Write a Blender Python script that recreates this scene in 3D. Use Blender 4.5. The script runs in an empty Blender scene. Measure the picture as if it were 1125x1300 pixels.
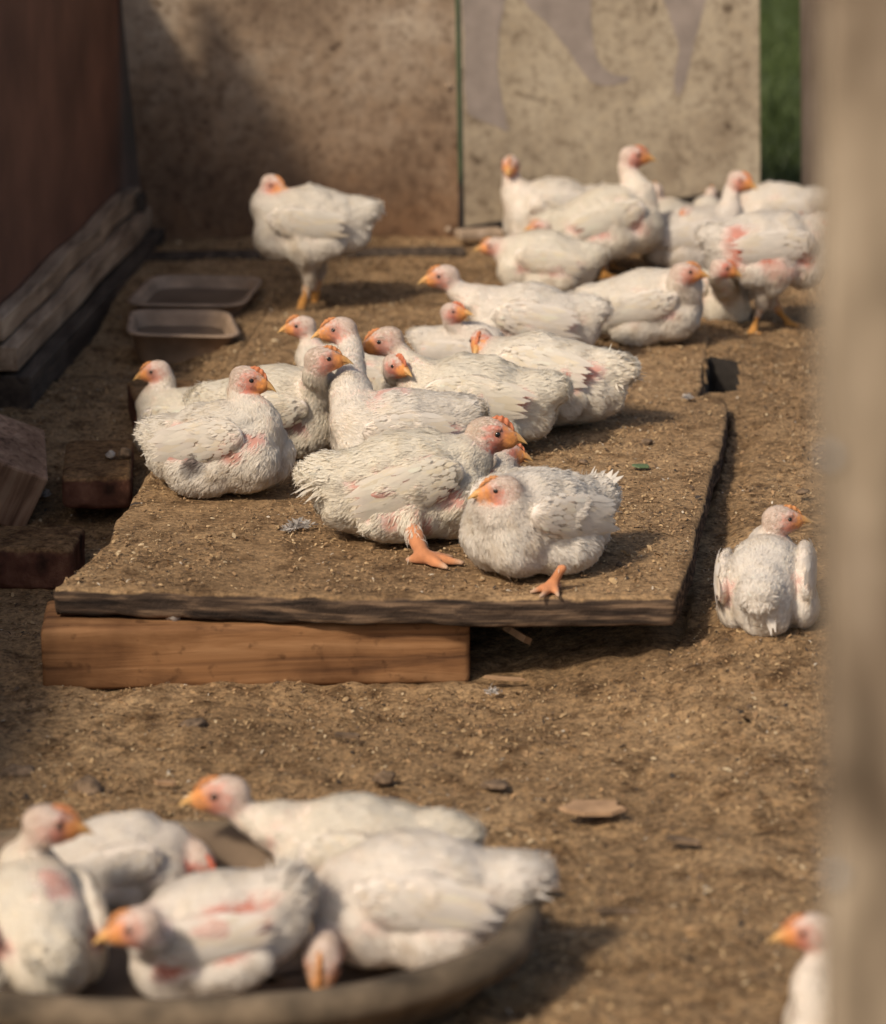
import bpy, math, random
import numpy as np
from mathutils import Vector, Matrix

random.seed(7)
RNG = np.random.default_rng(11)
scene = bpy.context.scene
COL = scene.collection

# ------------------------------------------------------------------ camera, world, sun
F = 4000.0; CX = 562.5; CY = 650.0
CAM_H = 1.21; PITCH = math.radians(15.9)
cam_data = bpy.data.cameras.new('camera')
cam = bpy.data.objects.new('camera', cam_data); COL.objects.link(cam)
cam.location = (0, 0, CAM_H)
cam.rotation_euler = (math.radians(90) - PITCH, 0, 0)
cam_data.sensor_fit = 'VERTICAL'; cam_data.sensor_height = 36.0
cam_data.lens = 36.0 * F / 1300.0
cam_data.clip_start = 0.05; cam_data.clip_end = 500
cam_data.dof.use_dof = True
cam_data.dof.focus_distance = 3.98
cam_data.dof.aperture_fstop = 4.2
scene.camera = cam

SUN_EL = 44.0
SUN_DIR = Vector((0.64, 0.77, 0)).normalized()       # the way shadows fall on the ground
world = bpy.data.worlds.new('World'); scene.world = world; world.use_nodes = True
wn = world.node_tree.nodes; wl = world.node_tree.links
sky = wn.new('ShaderNodeTexSky'); sky.sky_type = 'NISHITA'; sky.sun_disc = False
sky.sun_elevation = math.radians(SUN_EL)
sky.sun_rotation = math.atan2(-SUN_DIR.x, -SUN_DIR.y)
sky.air_density = 1.0; sky.dust_density = 3.5; sky.ozone_density = 0.6
wl.new(sky.outputs[0], wn['Background'].inputs[0])
wn['Background'].inputs[1].default_value = 0.13
sd = bpy.data.lights.new('sun', 'SUN'); sun = bpy.data.objects.new('sun', sd); COL.objects.link(sun)
sd.energy = 4.0; sd.angle = math.radians(6.0); sd.color = (1.0, 0.89, 0.74)
ld = Vector((SUN_DIR.x * math.cos(math.radians(SUN_EL)), SUN_DIR.y * math.cos(math.radians(SUN_EL)), -math.sin(math.radians(SUN_EL))))
sun.rotation_euler = ld.to_track_quat('-Z', 'Y').to_euler()
sun.location = (-3, -2, 4)
scene.view_settings.view_transform = 'Standard'; scene.view_settings.look = 'None'
scene.view_settings.gamma = 1.0
scene.view_settings.exposure = -0.18
scene.cycles.max_bounces = 6
scene.cycles.transparent_max_bounces = 12

# ------------------------------------------------------------------ pixel -> place
CP, SP = math.cos(PITCH), math.sin(PITCH)
def ray(px, py):
    u = (px - CX) / F; v = -(py - CY) / F
    return np.array([u, CP + v * SP, -SP + v * CP])
def P(px, py, H=0.0):
    d = ray(px, py); t = (H - CAM_H) / d[2]
    return np.array([0, 0, CAM_H]) + d * t
def PD(px, py, depth):
    return np.array([0, 0, CAM_H]) + ray(px, py) * depth
def depth_of(w):
    return w[1] * CP - (w[2] - CAM_H) * SP

# ------------------------------------------------------------------ noise
_T = np.random.default_rng(3).random((32, 32, 32)).astype(np.float32)
def noise3(x, y, z):
    xi = np.floor(x).astype(int); yi = np.floor(y).astype(int); zi = np.floor(z).astype(int)
    fx = x - xi; fy = y - yi; fz = z - zi
    fx = fx * fx * (3 - 2 * fx); fy = fy * fy * (3 - 2 * fy); fz = fz * fz * (3 - 2 * fz)
    x0 = xi & 31; x1 = (xi + 1) & 31; y0 = yi & 31; y1 = (yi + 1) & 31; z0 = zi & 31; z1 = (zi + 1) & 31
    def L(a, b, t): return a + (b - a) * t
    a = L(_T[x0, y0, z0], _T[x1, y0, z0], fx); b = L(_T[x0, y1, z0], _T[x1, y1, z0], fx)
    c = L(_T[x0, y0, z1], _T[x1, y0, z1], fx); d = L(_T[x0, y1, z1], _T[x1, y1, z1], fx)
    return (L(L(a, b, fy), L(c, d, fy), fz) - 0.5) * 2
def fbm(x, y, z, o=3):
    s = 0; a = 1.0; t = 0
    for i in range(o):
        s = s + a * noise3(x * 2**i + 13 * i, y * 2**i + 7 * i, z * 2**i + 3 * i); t += a; a *= .5
    return s / t
def sstep(a, b, x):
    t = np.clip((x - a) / (b - a), 0, 1); return t * t * (3 - 2 * t)

# ------------------------------------------------------------------ mesh helpers
def mesh_obj(name, verts, faces, mat, parent=None, cols=None, normals=None, smooth=True, mat_idx=None):
    me = bpy.data.meshes.new(name)
    verts = np.asarray(verts, dtype=np.float32)
    if isinstance(faces, np.ndarray):
        n = faces.shape[1]; m = faces.shape[0]
        me.vertices.add(len(verts)); me.vertices.foreach_set('co', verts.ravel())
        me.loops.add(n * m); me.loops.foreach_set('vertex_index', faces.astype(np.int32).ravel())
        me.polygons.add(m)
        me.polygons.foreach_set('loop_start', np.arange(0, n * m, n, dtype=np.int32))
        me.polygons.foreach_set('loop_total', np.full(m, n, dtype=np.int32))
        me.update(calc_edges=True)
    else:
        me.from_pydata([tuple(map(float, v)) for v in verts], [], [tuple(map(int, f)) for f in faces]); me.update()
    me.polygons.foreach_set('use_smooth', np.full(len(me.polygons), smooth))
    if cols is not None:
        ca = me.color_attributes.new('Col', 'FLOAT_COLOR', 'POINT')
        c4 = np.ones((len(verts), 4), dtype=np.float32); c4[:, :3] = cols
        ca.data.foreach_set('color', c4.ravel())
    for m_ in (mat if isinstance(mat, (list, tuple)) else [mat]): me.materials.append(m_)
    if mat_idx is not None: me.polygons.foreach_set('material_index', np.asarray(mat_idx, dtype=np.int32))
    if normals is not None:
        me.normals_split_custom_set_from_vertices([tuple(v) for v in normals.tolist()])
    o = bpy.data.objects.new(name, me); COL.objects.link(o)
    if parent is not None: o.parent = parent
    return o
def tag(o, label=None, cat=None, group=None, kind=None):
    if label: o['label'] = label
    if cat: o['category'] = cat
    if group: o['group'] = group
    if kind: o['kind'] = kind
    return o
def empty(name, loc, rz=0.0):
    o = bpy.data.objects.new(name, None); COL.objects.link(o); o.empty_display_size = .05
    o.location = tuple(loc); o.rotation_euler = (0, 0, rz); return o
class MB:
    def __init__(s): s.v = []; s.f = []; s.c = []
    def add(s, v, f, c=None):
        b = len(s.v); s.v += [tuple(map(float, x)) for x in v]; s.f += [tuple(int(i) + b for i in q) for q in f]
        if c is not None: s.c += [tuple(c)] * len(v) if np.ndim(c) == 1 else [tuple(x) for x in c]
    def box(s, a, b):
        x0, y0, z0 = a; x1, y1, z1 = b
        s.add([(x0,y0,z0),(x1,y0,z0),(x1,y1,z0),(x0,y1,z0),(x0,y0,z1),(x1,y0,z1),(x1,y1,z1),(x0,y1,z1)],
              [(0,3,2,1),(4,5,6,7),(0,1,5,4),(1,2,6,5),(2,3,7,6),(3,0,4,7)])
    def build(s, name, mat, parent=None, smooth=False, cols=None):
        return mesh_obj(name, s.v, s.f, mat, parent, cols=(s.c if s.c else cols), smooth=smooth)

def surface_nets(vol, origin, h):
    nx, ny, nz = vol.shape
    inside = vol < 0
    cs = np.zeros((nx-1, ny-1, nz-1), dtype=np.int8)
    offs = [(i, j, k) for i in (0,1) for j in (0,1) for k in (0,1)]
    for i, j, k in offs: cs += inside[i:nx-1+i, j:ny-1+j, k:nz-1+k]
    act = np.argwhere((cs > 0) & (cs < 8))
    idx = -np.ones(cs.shape, dtype=np.int64); idx[act[:,0], act[:,1], act[:,2]] = np.arange(len(act))
    vals = {o: vol[act[:,0]+o[0], act[:,1]+o[1], act[:,2]+o[2]] for o in offs}
    acc = np.zeros((len(act), 3)); cnt = np.zeros(len(act))
    for a in offs:
        for ax in range(3):
            if a[ax] == 1: continue
            b = list(a); b[ax] = 1; b = tuple(b)
            va, vb = vals[a], vals[b]; cr = (va < 0) != (vb < 0)
            t = np.where(cr, va / np.where(cr, va - vb, 1), 0)
            p = np.zeros((len(act), 3)); p[:] = a; p[:, ax] = t
            acc[cr] += p[cr]; cnt[cr] += 1
    V = (act + acc / np.maximum(cnt, 1)[:, None]) * h + np.asarray(origin)
    faces = []
    for ax in range(3):
        sl0 = [slice(1, n-1) for n in vol.shape]; sl1 = list(sl0)
        sl0[ax] = slice(0, vol.shape[ax]-1); sl1[ax] = slice(1, vol.shape[ax])
        A = inside[tuple(sl0)]; B = inside[tuple(sl1)]
        e = np.argwhere(A != B)
        base = e.copy(); o1, o2 = [(1,2),(2,0),(0,1)][ax]
        base[:, o1] += 1; base[:, o2] += 1
        fl = A[e[:,0], e[:,1], e[:,2]]
        def ci(d1, d2):
            c = base.copy(); c[:, o1] -= d1; c[:, o2] -= d2
            return idx[c[:,0], c[:,1], c[:,2]]
        q = np.stack([ci(1,1), ci(0,1), ci(0,0), ci(1,0)], 1)
        q[~fl] = q[~fl][:, ::-1]
        faces.append(q)
    Fq = np.concatenate(faces); Fq = Fq[(Fq >= 0).all(1)]
    return V, Fq
def face_normals(V, Fq):
    a = V[Fq[:,2]] - V[Fq[:,0]]; b = V[Fq[:,3]] - V[Fq[:,1]]
    n = np.cross(a, b); ar = np.linalg.norm(n, axis=1)
    return n / np.maximum(ar, 1e-12)[:, None], ar * .5
def smooth_mesh(V, Fq, it=2, lam=.5):
    e = np.concatenate([Fq[:, [0,1]], Fq[:, [1,2]], Fq[:, [2,3]], Fq[:, [3,0]]])
    e = np.concatenate([e, e[:, ::-1]])
    cnt = np.bincount(e[:,0], minlength=len(V)).astype(float)
    for _ in range(it):
        s = np.stack([np.bincount(e[:,0], weights=V[e[:,1], k], minlength=len(V)) for k in range(3)], 1)
        V = V + lam * (s / np.maximum(cnt, 1)[:, None] - V)
    return V

# ------------------------------------------------------------------ materials
def new_mat(name):
    m = bpy.data.materials.new(name); m.use_nodes = True
    return m, m.node_tree.nodes, m.node_tree.links, m.node_tree.nodes['Principled BSDF']
def N(nodes, t, **kw):
    n = nodes.new(t)
    for k, v in kw.items():
        if k.startswith('i_'):
            key = k[2:]
            n.inputs[int(key) if key.isdigit() else key].default_value = v
        else: setattr(n, k, v)
    return n
def ramp(nodes, stops):
    r = nodes.new('ShaderNodeValToRGB'); cr = r.color_ramp
    while len(cr.elements) > 1: cr.elements.remove(cr.elements[-1])
    cr.elements[0].position = stops[0][0]; cr.elements[0].color = (*stops[0][1], 1)
    for p, c in stops[1:]:
        e = cr.elements.new(p); e.color = (*c, 1)
    return r
def mix_rgb(nodes, links, fac, a, b, mode='MIX'):
    m = nodes.new('ShaderNodeMix'); m.data_type = 'RGBA'; m.blend_type = mode
    for inp, v in ((m.inputs[0], fac), (m.inputs[6], a), (m.inputs[7], b)):
        if hasattr(v, 'links') or isinstance(v, bpy.types.NodeSocket): links.new(v, inp)
        elif isinstance(v, (int, float)): inp.default_value = v
        else: inp.default_value = (*v, 1)
    return m.outputs[2]
def bumped(nodes, links, bsdf, height, strength, dist):
    b = N(nodes, 'ShaderNodeBump'); b.inputs['Strength'].default_value = strength; b.inputs['Distance'].default_value = dist
    links.new(height, b.inputs['Height']); links.new(b.outputs[0], bsdf.inputs['Normal'])

def mat_attr(name, rough=.85, transl=0.0, sheen=0.0, bump=None, sss=0.0, spec=.3):
    m, n, l, b = new_mat(name)
    a = N(n, 'ShaderNodeAttribute', attribute_name='Col')
    l.new(a.outputs['Color'], b.inputs['Base Color'])
    b.inputs['Roughness'].default_value = rough
    b.inputs['Specular IOR Level'].default_value = spec
    if sheen: b.inputs['Sheen Weight'].default_value = sheen
    if sss:
        b.inputs['Subsurface Weight'].default_value = sss; b.inputs['Subsurface Radius'].default_value = (1, .4, .25)
        b.inputs['Subsurface Scale'].default_value = .004
    if bump:
        t = N(n, 'ShaderNodeTexCoord'); nz = N(n, 'ShaderNodeTexNoise'); nz.inputs['Scale'].default_value = bump[0]
        nz.inputs['Detail'].default_value = 4
        l.new(t.outputs['Object'], nz.inputs['Vector']); bumped(n, l, b, nz.outputs[0], bump[1], bump[2])
    if transl:
        tr = N(n, 'ShaderNodeBsdfTranslucent'); l.new(a.outputs['Color'], tr.inputs[0])
        mx = N(n, 'ShaderNodeMixShader'); mx.inputs[0].default_value = transl
        l.new(b.outputs[0], mx.inputs[1]); l.new(tr.outputs[0], mx.inputs[2])
        l.new(mx.outputs[0], n['Material Output'].inputs[0])
    return m
M_BODY = mat_attr('chicken_skin_and_down', .8, sheen=.1, bump=(500, .5, .0012))
M_FEATH = mat_attr('white_feathers', .85, transl=.5, sheen=.15, spec=.15)
M_BEAK = mat_attr('horn', .45, bump=(300, .2, .0005))
M_COMB = mat_attr('comb_skin', .55, bump=(700, .6, .0008), sss=.15)
M_EYE = mat_attr('eye', .08, spec=.6)

def dirt_nodes(n, l, coord, scale=1.0):
    def nz(s, d=5, r=.6):
        x = N(n, 'ShaderNodeTexNoise'); x.inputs['Scale'].default_value = s * scale
        x.inputs['Detail'].default_value = d; x.inputs['Roughness'].default_value = r
        l.new(coord, x.inputs['Vector']); return x.outputs[0]
    big = ramp(n, [(.30, (.205, .128, .066)), (.5, (.345, .222, .115)), (.72, (.46, .31, .17))])
    l.new(nz(3.5, 6), big.inputs[0])
    fine = ramp(n, [(.32, (.30, .26, .24)), (.5, (.92, .92, .92)), (.70, (1.6, 1.5, 1.35))])
    l.new(nz(130, 6, .72), fine.inputs[0])
    c1 = mix_rgb(n, l, 1.0, big.outputs[0], fine.outputs[0], 'MULTIPLY')
    med = ramp(n, [(.36, (.36, .32, .29)), (.52, (1, 1, 1))])
    l.new(nz(22, 6, .7), med.inputs[0])
    c2 = mix_rgb(n, l, .95, c1, med.outputs[0], 'MULTIPLY')
    h = nz(90, 8, .75)
    return c2, h
def mat_dirt():
    m, n, l, b = new_mat('sawdust_dirt')
    g = N(n, 'ShaderNodeNewGeometry')
    c, h = dirt_nodes(n, l, g.outputs['Position'])
    l.new(c, b.inputs['Base Color']); b.inputs['Roughness'].default_value = .95
    b.inputs['Specular IOR Level'].default_value = .15
    bumped(n, l, b, h, 1.0, .006)
    return m
M_DIRT = mat_dirt()
def mat_platform():
    m, n, l, b = new_mat('sawdust_covered_board')
    g = N(n, 'ShaderNodeNewGeometry')
    c, h = dirt_nodes(n, l, g.outputs['Position'], 1.15)
    c = mix_rgb(n, l, .12, c, (.30, .19, .10))
    mp = N(n, 'ShaderNodeMapping'); mp.inputs['Scale'].default_value = (6, 60, 90)
    l.new(g.outputs['Position'], mp.inputs[0])
    nz = N(n, 'ShaderNodeTexNoise'); nz.inputs['Scale'].default_value = 1.6; nz.inputs['Detail'].default_value = 8
    l.new(mp.outputs[0], nz.inputs['Vector'])
    wood = ramp(n, [(.32, (.022, .016, .013)), (.5, (.075, .050, .035)), (.66, (.24, .155, .095))]); l.new(nz.outputs[0], wood.inputs[0])
    sp = N(n, 'ShaderNodeSeparateXYZ'); l.new(g.outputs['Normal'], sp.inputs[0])
    n2 = N(n, 'ShaderNodeTexNoise'); n2.inputs['Scale'].default_value = 35; n2.inputs['Detail'].default_value = 5; l.new(g.outputs['Position'], n2.inputs['Vector'])
    ad = N(n, 'ShaderNodeMath', operation='MULTIPLY_ADD'); l.new(n2.outputs[0], ad.inputs[0]); ad.inputs[1].default_value = .9; l.new(sp.outputs[2], ad.inputs[2])
    mr = N(n, 'ShaderNodeMapRange'); mr.inputs[1].default_value = .85; mr.inputs[2].default_value = 1.15; l.new(ad.outputs[0], mr.inputs[0])
    cc = mix_rgb(n, l, mr.outputs[0], wood.outputs[0], c)
    l.new(cc, b.inputs['Base Color']); b.inputs['Roughness'].default_value = .93; b.inputs['Specular IOR Level'].default_value = .15
    bumped(n, l, b, h, .9, .005)
    return m
def mat_wood(name, dark, mid, light, axis=0, scale=1.0, rough=.8, dirt=.3, coord='Object', bump=.4, spots=0.0):
    m, n, l, b = new_mat(name)
    t = N(n, 'ShaderNodeTexCoord')
    mp = N(n, 'ShaderNodeMapping'); s = [45 * scale] * 3; s[axis] = 3 * scale; mp.inputs['Scale'].default_value = s
    l.new(t.outputs[coord], mp.inputs[0])
    nz = N(n, 'ShaderNodeTexNoise'); nz.inputs['Scale'].default_value = 1.5; nz.inputs['Detail'].default_value = 8; nz.inputs['Roughness'].default_value = .6
    nz.inputs['Distortion'].default_value = .6
    l.new(mp.outputs[0], nz.inputs['Vector'])
    r = ramp(n, [(.32, dark), (.5, mid), (.7, light)]); l.new(nz.outputs[0], r.inputs[0])
    n2 = N(n, 'ShaderNodeTexNoise'); n2.inputs['Scale'].default_value = 9 * scale; n2.inputs['Detail'].default_value = 7; l.new(t.outputs[coord], n2.inputs['Vector'])
    r2 = ramp(n, [(.35, (.35, .30, .27)), (.58, (1, 1, 1))]); l.new(n2.outputs[0], r2.inputs[0])
    c = mix_rgb(n, l, dirt, r.outputs[0], r2.outputs[0], 'MULTIPLY')
    if spots:
        v = N(n, 'ShaderNodeTexNoise'); v.inputs['Scale'].default_value = 60 * scale; v.inputs['Detail'].default_value = 3; l.new(t.outputs[coord], v.inputs['Vector'])
        r3 = ramp(n, [(.30, (.2, .16, .13)), (.40, (1, 1, 1))]); l.new(v.outputs[0], r3.inputs[0])
        c = mix_rgb(n, l, spots, c, r3.outputs[0], 'MULTIPLY')
    l.new(c, b.inputs['Base Color']); b.inputs['Roughness'].default_value = rough; b.inputs['Specular IOR Level'].default_value = .2
    bumped(n, l, b, nz.outputs[0], bump, .003)
    return m
def mat_brick():
    m, n, l, b = new_mat('dirty_brick')
    g = N(n, 'ShaderNodeNewGeometry'); c, h = dirt_nodes(n, l, g.outputs['Position'])
    t = N(n, 'ShaderNodeTexNoise'); t.inputs['Scale'].default_value = 28; t.inputs['Detail'].default_value = 8; l.new(g.outputs['Position'], t.inputs['Vector'])
    r = ramp(n, [(.34, (.045, .022, .015)), (.52, (.14, .060, .038)), (.70, (.25, .12, .078))]); l.new(t.outputs[0], r.inputs[0])
    sp = N(n, 'ShaderNodeSeparateXYZ'); l.new(g.outputs['Normal'], sp.inputs[0])
    ad = N(n, 'ShaderNodeMath', operation='MULTIPLY_ADD'); l.new(t.outputs[0], ad.inputs[0]); ad.inputs[1].default_value = 1.2; l.new(sp.outputs[2], ad.inputs[2])
    mr = N(n, 'ShaderNodeMapRange'); mr.inputs[1].default_value = .75; mr.inputs[2].default_value = 1.35; l.new(ad.outputs[0], mr.inputs[0])
    c = mix_rgb(n, l, 1.0, c, (.75, .68, .62), 'MULTIPLY')
    l.new(mix_rgb(n, l, mr.outputs[0], r.outputs[0], c), b.inputs['Base Color']); b.inputs['Roughness'].default_value = .95; b.inputs['Specular IOR Level'].default_value = .15
    bumped(n, l, b, h, 1.0, .006); return m
M_PLAT = mat_platform()
M_BEAM = mat_wood('pale_sawn_timber', (.10, .046, .021), (.25, .120, .050), (.35, .185, .085), 0, .8, dirt=1.0, spots=.55, bump=.8)

M_BATTEN = mat_wood('grey_weathered_batten', (.18, .12, .075), (.38, .26, .165), (.54, .39, .26), 1, .7, dirt=.6)
M_DARKWOOD = mat_wood('dark_damp_timber', (.035, .025, .019), (.075, .055, .04), (.13, .095, .068), 1, .7, dirt=.7)
M_PLANKEND = mat_wood('split_plank', (.13, .07, .042), (.32, .19, .12), (.44, .29, .19), 2, 1.2, dirt=.6)
M_POST = mat_wood('weathered_post_wood', (.13, .097, .063), (.26, .20, .135), (.38, .305, .22), 2, .6, dirt=.9)
M_STRIP = mat_wood('pale_board_edge', (.28, .20, .13), (.40, .30, .21), (.5, .38, .28), 2, .6, dirt=.4)
def mat_panel(name, patchy):
    m, n, l, b = new_mat(name)
    t = N(n, 'ShaderNodeTexCoord')
    def nz(s, d=6, r=.65, mapping=None):
        x = N(n, 'ShaderNodeTexNoise'); x.inputs['Scale'].default_value = s; x.inputs['Detail'].default_value = d; x.inputs['Roughness'].default_value = r
        if mapping:
            mp = N(n, 'ShaderNodeMapping'); mp.inputs['Scale'].default_value = mapping; mp.inputs['Location'].default_value = (1.7, 0, .63)
            l.new(t.outputs['Object'], mp.inputs[0]); l.new(mp.outputs[0], x.inputs['Vector'])
        else: l.new(t.outputs['Object'], x.inputs['Vector'])
        return x.outputs[0]
    if patchy:
        base = ramp(n, [(.34, (.22, .165, .11)), (.5, (.37, .30, .21)), (.68, (.46, .385, .28))])
    else:
        base = ramp(n, [(.32, (.105, .065, .040)), (.48, (.25, .178, .118)), (.66, (.44, .36, .27))])
    l.new(nz(3.2, 9, .66), base.inputs[0])
    fine = ramp(n, [(.36, (.55, .50, .46)), (.5, (1, 1, 1)), (.72, (1.25, 1.22, 1.15))]); l.new(nz(45, 6, .7), fine.inputs[0])
    c = mix_rgb(n, l, .8, base.outputs[0], fine.outputs[0], 'MULTIPLY')
    spot = ramp(n, [(.26, (.18, .13, .10)), (.34, (1, 1, 1))]); l.new(nz(26, 2, .5), spot.inputs[0])
    c = mix_rgb(n, l, .75, c, spot.outputs[0], 'MULTIPLY')
    if not patchy:      # mud splashed up from the floor: an uneven rusty stain at the foot of the board
        sp = N(n, 'ShaderNodeSeparateXYZ'); l.new(t.outputs['Object'], sp.inputs[0])
        ma = N(n, 'ShaderNodeMath', operation='MULTIPLY_ADD'); l.new(nz(6, 6, .7), ma.inputs[0]); ma.inputs[1].default_value = .62
        mz = N(n, 'ShaderNodeMath', operation='MULTIPLY'); l.new(sp.outputs[2], mz.inputs[0]); mz.inputs[1].default_value = -1.0
        l.new(mz.outputs[0], ma.inputs[2])
        mr = N(n, 'ShaderNodeMapRange'); mr.inputs[1].default_value = -.08; mr.inputs[2].default_value = .30; l.new(ma.outputs[0], mr.inputs[0])
        st = mix_rgb(n, l, 1.0, c, (.62, .47, .36), 'MULTIPLY')
        c = mix_rgb(n, l, mr.outputs[0], c, st)
    b.inputs['Roughness'].default_value = .75; b.inputs['Specular IOR Level'].default_value = .3
    l.new(c, b.inputs['Base Color'])
    bumped(n, l, b, nz(60, 5), .25, .002)
    return m
M_PANEL_A = mat_panel('stained_grey_board', False)
M_PANEL_B = mat_panel('lichened_pale_board', True)
def mat_simple(name, col, rough=.7, bump=None, metal=0, var=.35, scale=25, spec=.3):
    m, n, l, b = new_mat(name)
    t = N(n, 'ShaderNodeTexCoord'); x = N(n, 'ShaderNodeTexNoise'); x.inputs['Scale'].default_value = scale; x.inputs['Detail'].default_value = 7
    l.new(t.outputs['Object'], x.inputs['Vector'])
    r = ramp(n, [(.3, tuple(c * (1 - var) for c in col)), (.7, tuple(min(1, c * (1 + var)) for c in col))]); l.new(x.outputs[0], r.inputs[0])
    l.new(r.outputs[0], b.inputs['Base Color']); b.inputs['Roughness'].default_value = rough; b.inputs['Metallic'].default_value = metal
    b.inputs['Specular IOR Level'].default_value = spec
    if bump: bumped(n, l, b, x.outputs[0], bump, .004)
    return m
M_PEEL = mat_simple('peeling_mauve_paint', (.27, .22, .185), .7, .1, var=.18)
M_BRICK = mat_brick()
M_TUBRUB = mat_simple('dusty_black_rubber', (.135, .098, .062), .85, .4, var=.7, scale=18)
M_TUBIN = mat_simple('muddy_tub_inside', (.17, .12, .08), .9, .4, var=.4, scale=14)
M_PLASTIC = mat_simple('dusty_clear_plastic', (.31, .215, .145), .7, .1, var=.3)
M_DIRTYWATER = mat_simple('silty_water', (.11, .075, .052), .35, None, var=.3)
M_WALLBROWN = mat_simple('red_brown_board', (.165, .072, .042), .75, .15, var=.35, scale=5)
M_STONE = mat_simple('grey_stone', (.34, .30, .26), .9, .6, var=.3, scale=60)
M_CLOD = mat_simple('dark_clod', (.15, .10, .062), .95, .8, var=.6, scale=90)
M_LEAF = mat_simple('green_leaf', (.10, .14, .06), .6, .2, var=.3)
M_METAL = mat_simple('bolt_metal', (.30, .33, .35), .55, None, metal=.9, var=.2)
M_GRASS = mat_attr('grass_blades', .6, transl=.3)
M_LAWN = mat_simple('lawn_soil', (.045, .06, .018), .95, .5, var=.5, scale=15)
M_FLAKE = mat_attr('wood_shavings', .85, transl=.1)
M_CHIP = mat_simple('wood_chip_tan', (.36, .22, .12), .85, .3, var=.3, scale=40)
M_FLUFF = mat_attr('lost_down', .9, transl=.3)

# ------------------------------------------------------------------ ground
PLAT_TOP, PLAT_TH = .112, .036
plat_px = [(65,746),(240,752),(430,757),(640,760),(856,758),(874,722),(893,645),(912,580),(927,518),(921,505),(889,501),(897,452),(905,405),(340,395),
           (300,450),(255,500),(212,566),(186,602),(163,638),(145,660),(138,688),(112,710),(88,728)]
plat_xy = np.array([P(x, y, PLAT_TOP)[:2] for x, y in plat_px])
def poly_sd(x, y, poly):
    d = np.full(x.shape, 1e9); inside = np.zeros(x.shape, bool)
    n = len(poly)
    for i in range(n):
        a = poly[i]; b = poly[(i+1) % n]; e = b - a
        wx = x - a[0]; wy = y - a[1]
        t = np.clip((wx * e[0] + wy * e[1]) / (e @ e), 0, 1)
        d = np.minimum(d, (wx - e[0]*t)**2 + (wy - e[1]*t)**2)
        c = ((a[1] > y) != (b[1] > y)) & (x < (b[0]-a[0]) * (y-a[1]) / (b[1]-a[1] + 1e-12) + a[0])
        inside ^= c
    d = np.sqrt(d); return np.where(inside, -d, d)
hole = np.array([P(899, 494, .1)[:2], P(934, 492, .1)[:2], P(936, 462, .1)[:2], P(901, 461, .1)[:2]])
def ground_h(x, y, fine=True):
    x = np.asarray(x, float); y = np.asarray(y, float)
    g = .10 * sstep(3.55, 4.75, y)
    right = sstep(.18, .36, x)
    g = g + right * (.045 * sstep(2.9, 3.6, y) * (1 - sstep(3.9, 4.7, y)))
    left = 1 - sstep(-.5, -.3, x)
    g = g - left * .03 * sstep(3.6, 4.2, y) * (1 - sstep(5.0, 5.4, y))
    g = g + .020 * sstep(.08, .22, x) * sstep(3.15, 3.5, y) * (1 - sstep(3.6, 3.9, y))
    sd_ = poly_sd(x, y, plat_xy)
    under = 1 - sstep(-.03, .0, sd_)
    cap = .070 - .035 * (1 - sstep(3.6, 3.9, y))
    g = np.where((sd_ < .0) & (y < 4.45), np.minimum(g, cap), g)
    # a trough along the board's right side
    tr = np.exp(-((sd_ - .018) / .022)**2) * right * (1 - sstep(4.3, 4.55, y)) * .012
    g = g - tr
    if fine:
        g = g + .010 * fbm(x * 5, y * 5, x * 0 + 1.5, 3) + .006 * fbm(x * 28, y * 28, x * 0 + 4.5, 3) * (1 + .6 * (y < 3.6))
    g = g + .012 * np.exp(-(sd_ / .05)**2) * sstep(4.55, 4.7, y) * (sd_ > -.004)
    hs = poly_sd(x, y, hole)
    g = np.where(hs < 0, -.10, g)
    return g
def grid_sheet(x0, x1, y0, y1, step, zf):
    nx = int((x1 - x0) / step) + 1; ny = int((y1 - y0) / step) + 1
    X, Y = np.meshgrid(np.linspace(x0, x1, nx), np.linspace(y0, y1, ny), indexing='ij')
    Z = zf(X, Y)
    V = np.stack([X, Y, Z], -1).reshape(-1, 3)
    i = np.arange(nx * ny).reshape(nx, ny)
    Fq = np.stack([i[:-1,:-1], i[1:,:-1], i[1:,1:], i[:-1,1:]], -1).reshape(-1, 4)
    return V, Fq
V, Fq = grid_sheet(-.95, 1.15, 2.2, 6.3, .006, ground_h)
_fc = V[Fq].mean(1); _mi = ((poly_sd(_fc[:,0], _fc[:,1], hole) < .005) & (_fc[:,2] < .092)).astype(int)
M_HOLE_SHADE = mat_simple('painted_hole_shade', (.022, .017, .013), .95, .5, var=.4, scale=60)  # near-black soil for the hole: its shade is painted into the colour
g1 = mesh_obj('dirt_floor', V, Fq, [M_DIRT, M_HOLE_SHADE], mat_idx=_mi); tag(g1, kind='structure')
# outer ground: coarse ring to the horizon
mb = MB()
R_ = 200
def ringz(x, y): return float(ground_h(np.array([x]), np.array([y]), False)[0]) - .012
mb.add([(-R_,-R_,-.03),(R_,-R_,-.03),(R_,6.25,-.03),(-R_,6.25,-.03)], [(0,1,2,3)])
o = mb.build('ground', M_DIRT); tag(o, kind='structure')
V, Fq = grid_sheet(-3, 6, 6.29, 22, .12, lambda x, y: .085 + .02 * fbm(x * 1.3, y * 1.3, x * 0 + 9, 2))
o = mesh_obj('lawn', V, Fq, M_LAWN); tag(o, kind='structure')
mb = MB(); mb.add([(-R_,22,.06),(R_,22,.06),(R_,R_,.06),(-R_,R_,.06)], [(0,1,2,3)])
o = mb.build('field', M_LAWN); tag(o, kind='structure')

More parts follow.
